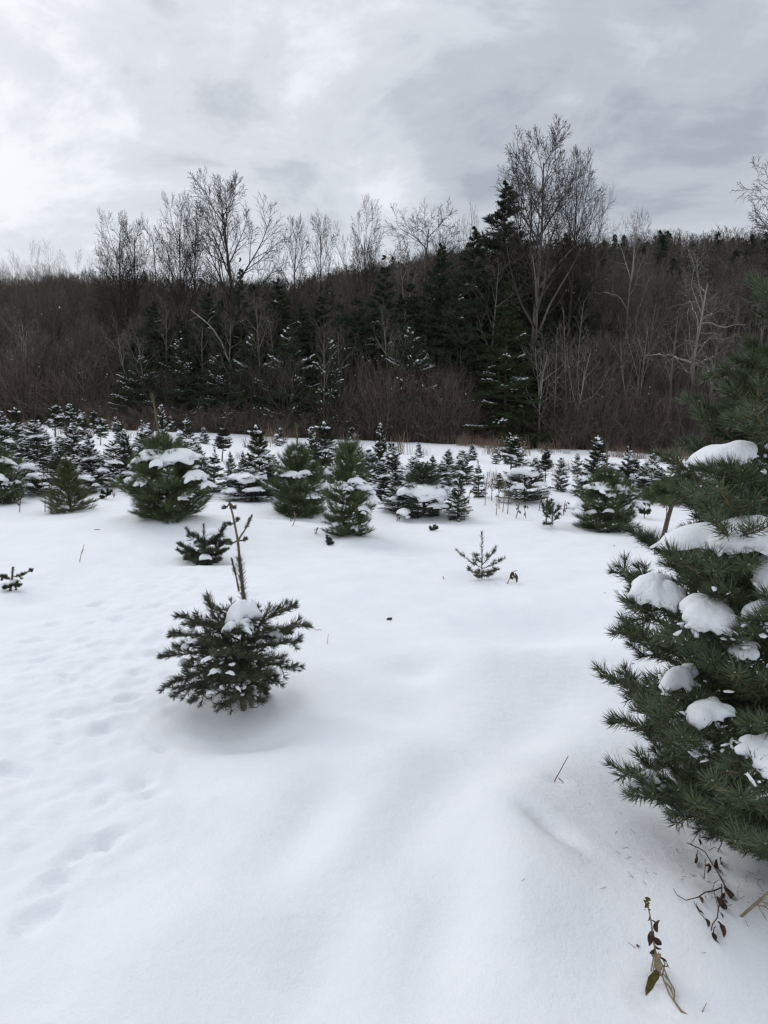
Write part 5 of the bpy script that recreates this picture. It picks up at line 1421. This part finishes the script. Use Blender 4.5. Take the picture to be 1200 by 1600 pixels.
# curled leaf on a stalk
p = ground_pt(1121, 1331); d = float((p - EYE) @ FWD); p0 = p
t = thing('dry_leaf', 'crumpled brown leaf on a thin stalk under the near fir', 'leaf', tuple(p))
c = lambda x, y, o=0.0: crop2(x, y, d + o) - p0
g = Geo(); tubes(g, np.array([c(625, 412), c(655, 350, -.01), c(668, 290, -.01), c(662, 210)]), np.array([.0018, .0016, .0014, .0012]), 5); obj('stalk', g.mesh('leaf_stalk', M_DRY), t)
for (a, b, w) in [((665, 195), (715, 85), .016), ((670, 190), (620, 210), .013), ((690, 170), (740, 220), .010), ((700, 110), (742, 130), .010)]:
    gl = Geo(); leaf(gl, wr, c(*a), c(*b, wr.normal(0, .01)), w, .5); obj('blade', gl.mesh('leaf_blade', M_DRY), t)
# bent tan stalk at the edge
p = ground_pt(1160, 1432); d = float((p - EYE) @ FWD); p0 = p
t = thing('dry_stalk', 'broad tan grass stalk rising from the snow at the picture edge', 'grass stalk', tuple(p))
g = Geo(); tubes(g, np.array([c(790, 855), c(870, 785, -.02), c(930, 735, -.04), c(1010, 660, -.06)]), np.array([.0042, .0050, .0046, .0030]), 6); obj('stem', g.mesh('tan_stem', M_TAN), t)
for pl in ([(905, 775), (960, 785), (1010, 830)], [(905, 775), (940, 830), (970, 880)], [(930, 745), (965, 765), (1000, 800)]):
    gl = Geo(); tubes(gl, np.array([c(x, y, -.04) for x, y in pl]), np.array([.0012, .0022, .0008]), 5); obj('blade', gl.mesh('tan_blade', M_TAN), t)

def twig(name, label, px, base, lines, mat, r=.002, cat='twig', leaves=(), depth=None):
    p = ground_pt(px, base); d = float((p - EYE) @ FWD)
    t = thing(name, label, cat, tuple(p)); g = Geo()
    for pl in lines: tubes(g, np.array([at(x, y, d) - p for x, y in pl]), np.linspace(r, r * .6, len(pl)), 5, wr.random())
    obj('stem', g.mesh(name + '_stem', mat), t)
    for (a, b, w) in leaves:
        gl = Geo(); leaf(gl, wr, at(*a, d) - p, at(*b, d + wr.normal(0, .01)) - p, w, .4); obj('leaf', gl.mesh(name + '_leaf', M_DRY), t)
twig('twig', 'bent dark twig standing in the bare near snow', 868, 1222, [[(866, 1221), (876, 1203), (888, 1181)], [(873, 1216), (880, 1222), (885, 1230)]], M_DRY, .0024)
twig('dry_weed', 'withered plant with drooping brown leaves beside the tiny fir seedling', 793, 912, [[(792, 914), (797, 902), (802, 893), (808, 891)], [(798, 900), (806, 905)]], M_DRY, .004, 'weed', [((802, 893), (810, 904), .018), ((800, 893), (797, 902), .014), ((805, 895), (807, 911), .012), ((798, 898), (802, 906), .014)])
twig('twig', 'little dark stub next to the tiny fir seedling', 693, 905, [[(694, 906), (692, 900)]], M_DRY, .004)
twig('seed_head', 'tan feathery grass head standing in the snow near the crooked-leader fir', 512, 1006, [[(512, 1007), (512, 1000), (513, 990)]], M_TAN, .0022, 'grass head', [])
twig('twig', 'thin fallen stem reaching out from the crooked-leader fir', 500, 985, [[(482, 974), (490, 981), (497, 987), (508, 986)], [(494, 985), (499, 983), (504, 986)]], M_TAN, .0022)
twig('dry_leaf', 'scrap of pale brown leaf lying on smooth snow', 608, 968, [[(604, 968), (612, 966)]], M_TAN, .003, 'leaf', [((604, 968), (613, 965), .016)])
twig('twig', 'thin reddish stalk standing alone on the uphill snow', 126, 878, [[(124, 879), (127, 865), (132, 850)], [(127, 866), (131, 858)]], M_TAN, .004)
twig('twig', 'flat brown scrap of stalk on the snow below the yellow-green pine', 152, 828, [[(147, 828), (156, 827)], [(150, 828), (155, 830)]], M_DRY, .005)
twig('dry_leaf', 'tiny curled leaf beside the dried stalk with the seed head', 997, 1480, [[(995, 1478), (1000, 1481)]], M_DRY, .0018, 'leaf', [((994, 1477), (1000, 1481), .004)])
tg = ground_pt(512, 1006); dt = float((tg - EYE) @ FWD)
sh = bpy.data.objects['seed_head']
gh = Geo(); needles(gh, wr, [at(512.5, 1000, dt) - tg], [at(513, 989, dt) - tg], 60, .014, .004, 45, 15, .1); obj('head', gh.mesh('seed_head_bristles', M_TAN, False), sh)
# weeds among the field trees
for i, (px, base, top, lean, nbr, lab) in enumerate([
    (758, 790, 742, 3, 6, 'dark bushy weed right beside the slim dark spruce'), (768, 782, 736, 2, 4, 'tall dark weed between the slim spruce and the flat-topped fir'), (780, 795, 750, -2, 2, 'thin dry weed stalk before the flat-topped fir, farther from the spruce'),
    (785, 800, 748, 4, 3, 'forked dry weed in front of the bare-stemmed pointed fir'), (793, 803, 760, 1, 2, 'straight pale weed stalk near the flat-topped fir'), (805, 810, 785, 5, 4, 'low branching weed below the flat-topped fir'), (822, 810, 790, -3, 4, 'short reddish weed below the flat-topped fir'),
    (842, 798, 775, 6, 2, 'leaning dry stalk beside the two loose saplings'), (880, 805, 788, 4, 3, 'small dark weed between the saplings and the bushy pine'), (775, 805, 770, 0, 2, 'pale thin stalk alone in front of the weeds'), (885, 800, 782, -2, 3, 'brown weed touching the round bushy pine'),
    (702, 805, 790, 3, 2, 'tiny curled weed behind the small green spruce'), (455, 822, 800, 4, 2, 'short forked weed under the broad pine'), (493, 832, 822, 5, 3, 'wispy weed lying before the broad pine'), (620, 815, 805, 5, 3, 'faint weed on the snow below the saddled fir'), (732, 788, 765, 2, 3, 'wispy weed just before the snow-hooded fir'),
    (570, 815, 800, 6, 3, 'brown weed with curled leaf beside the slender pale pine'), (1040, 812, 790, 2, 3, 'dark weed behind the leaning sapling'), (985, 812, 795, 1, 2, 'short thin weed between the bushy pine and leaning sapling'), (30, 800, 770, 4, 2, 'dry stalk beside the cut-off pine'), (70, 800, 745, -2, 5, 'dead grass tuft leaning on the yellow-green pine'), (80, 800, 755, 3, 5, 'thin dead stalks beside the yellow-green pine'), (178, 778, 770, 2, 2, 'thin stalk next to the dark sprout')]):
    p = ground_pt(px, base); d = float((p - EYE) @ FWD); s = d / FPX
    H = (base - top) * s; rg = np.random.default_rng(i + 900)
    g = Geo()
    tip = np.array([lean * s, rg.normal(0, .05), H])
    tubes(g, np.array([[0, 0, -.05], tip * .5 + rg.normal(0, .015, 3), tip]), np.array([.007, .006, .004]), 5)
    gl = Geo()
    for k in range(nbr):
        f_ = rg.uniform(.3, .95); q_ = tip * f_; e_ = norm(np.array([[rg.normal(0, .6), rg.normal(0, .6), .7]]))[0]; l_ = H * rg.uniform(.12, .3)
        tubes(g, np.array([q_, q_ + e_ * l_ * .6, q_ + e_ * l_]), np.array([.0045, .004, .003]), 4)
        leaf(gl, rg, q_ + e_ * l_, q_ + e_ * l_ + np.array([rg.normal(0, .03), rg.normal(0, .03), -.04]), .012, .4)
    t = thing('dry_weed', lab, 'weed', tuple(p), 'dry weeds standing among the field trees')
    obj('stem', g.mesh('weed_stem', M_TAN if i % 3 == 0 else M_DRY), t); stuff(obj('leaves', gl.mesh('weed_leaves', M_DRY), t))
tris = sum(sum(len(p.vertices) - 2 for p in m.polygons) for m in bpy.data.meshes if False)
print('meshes', len(bpy.data.meshes), 'tris', sum(len(m.loops) - 2 * len(m.polygons) for m in bpy.data.meshes))
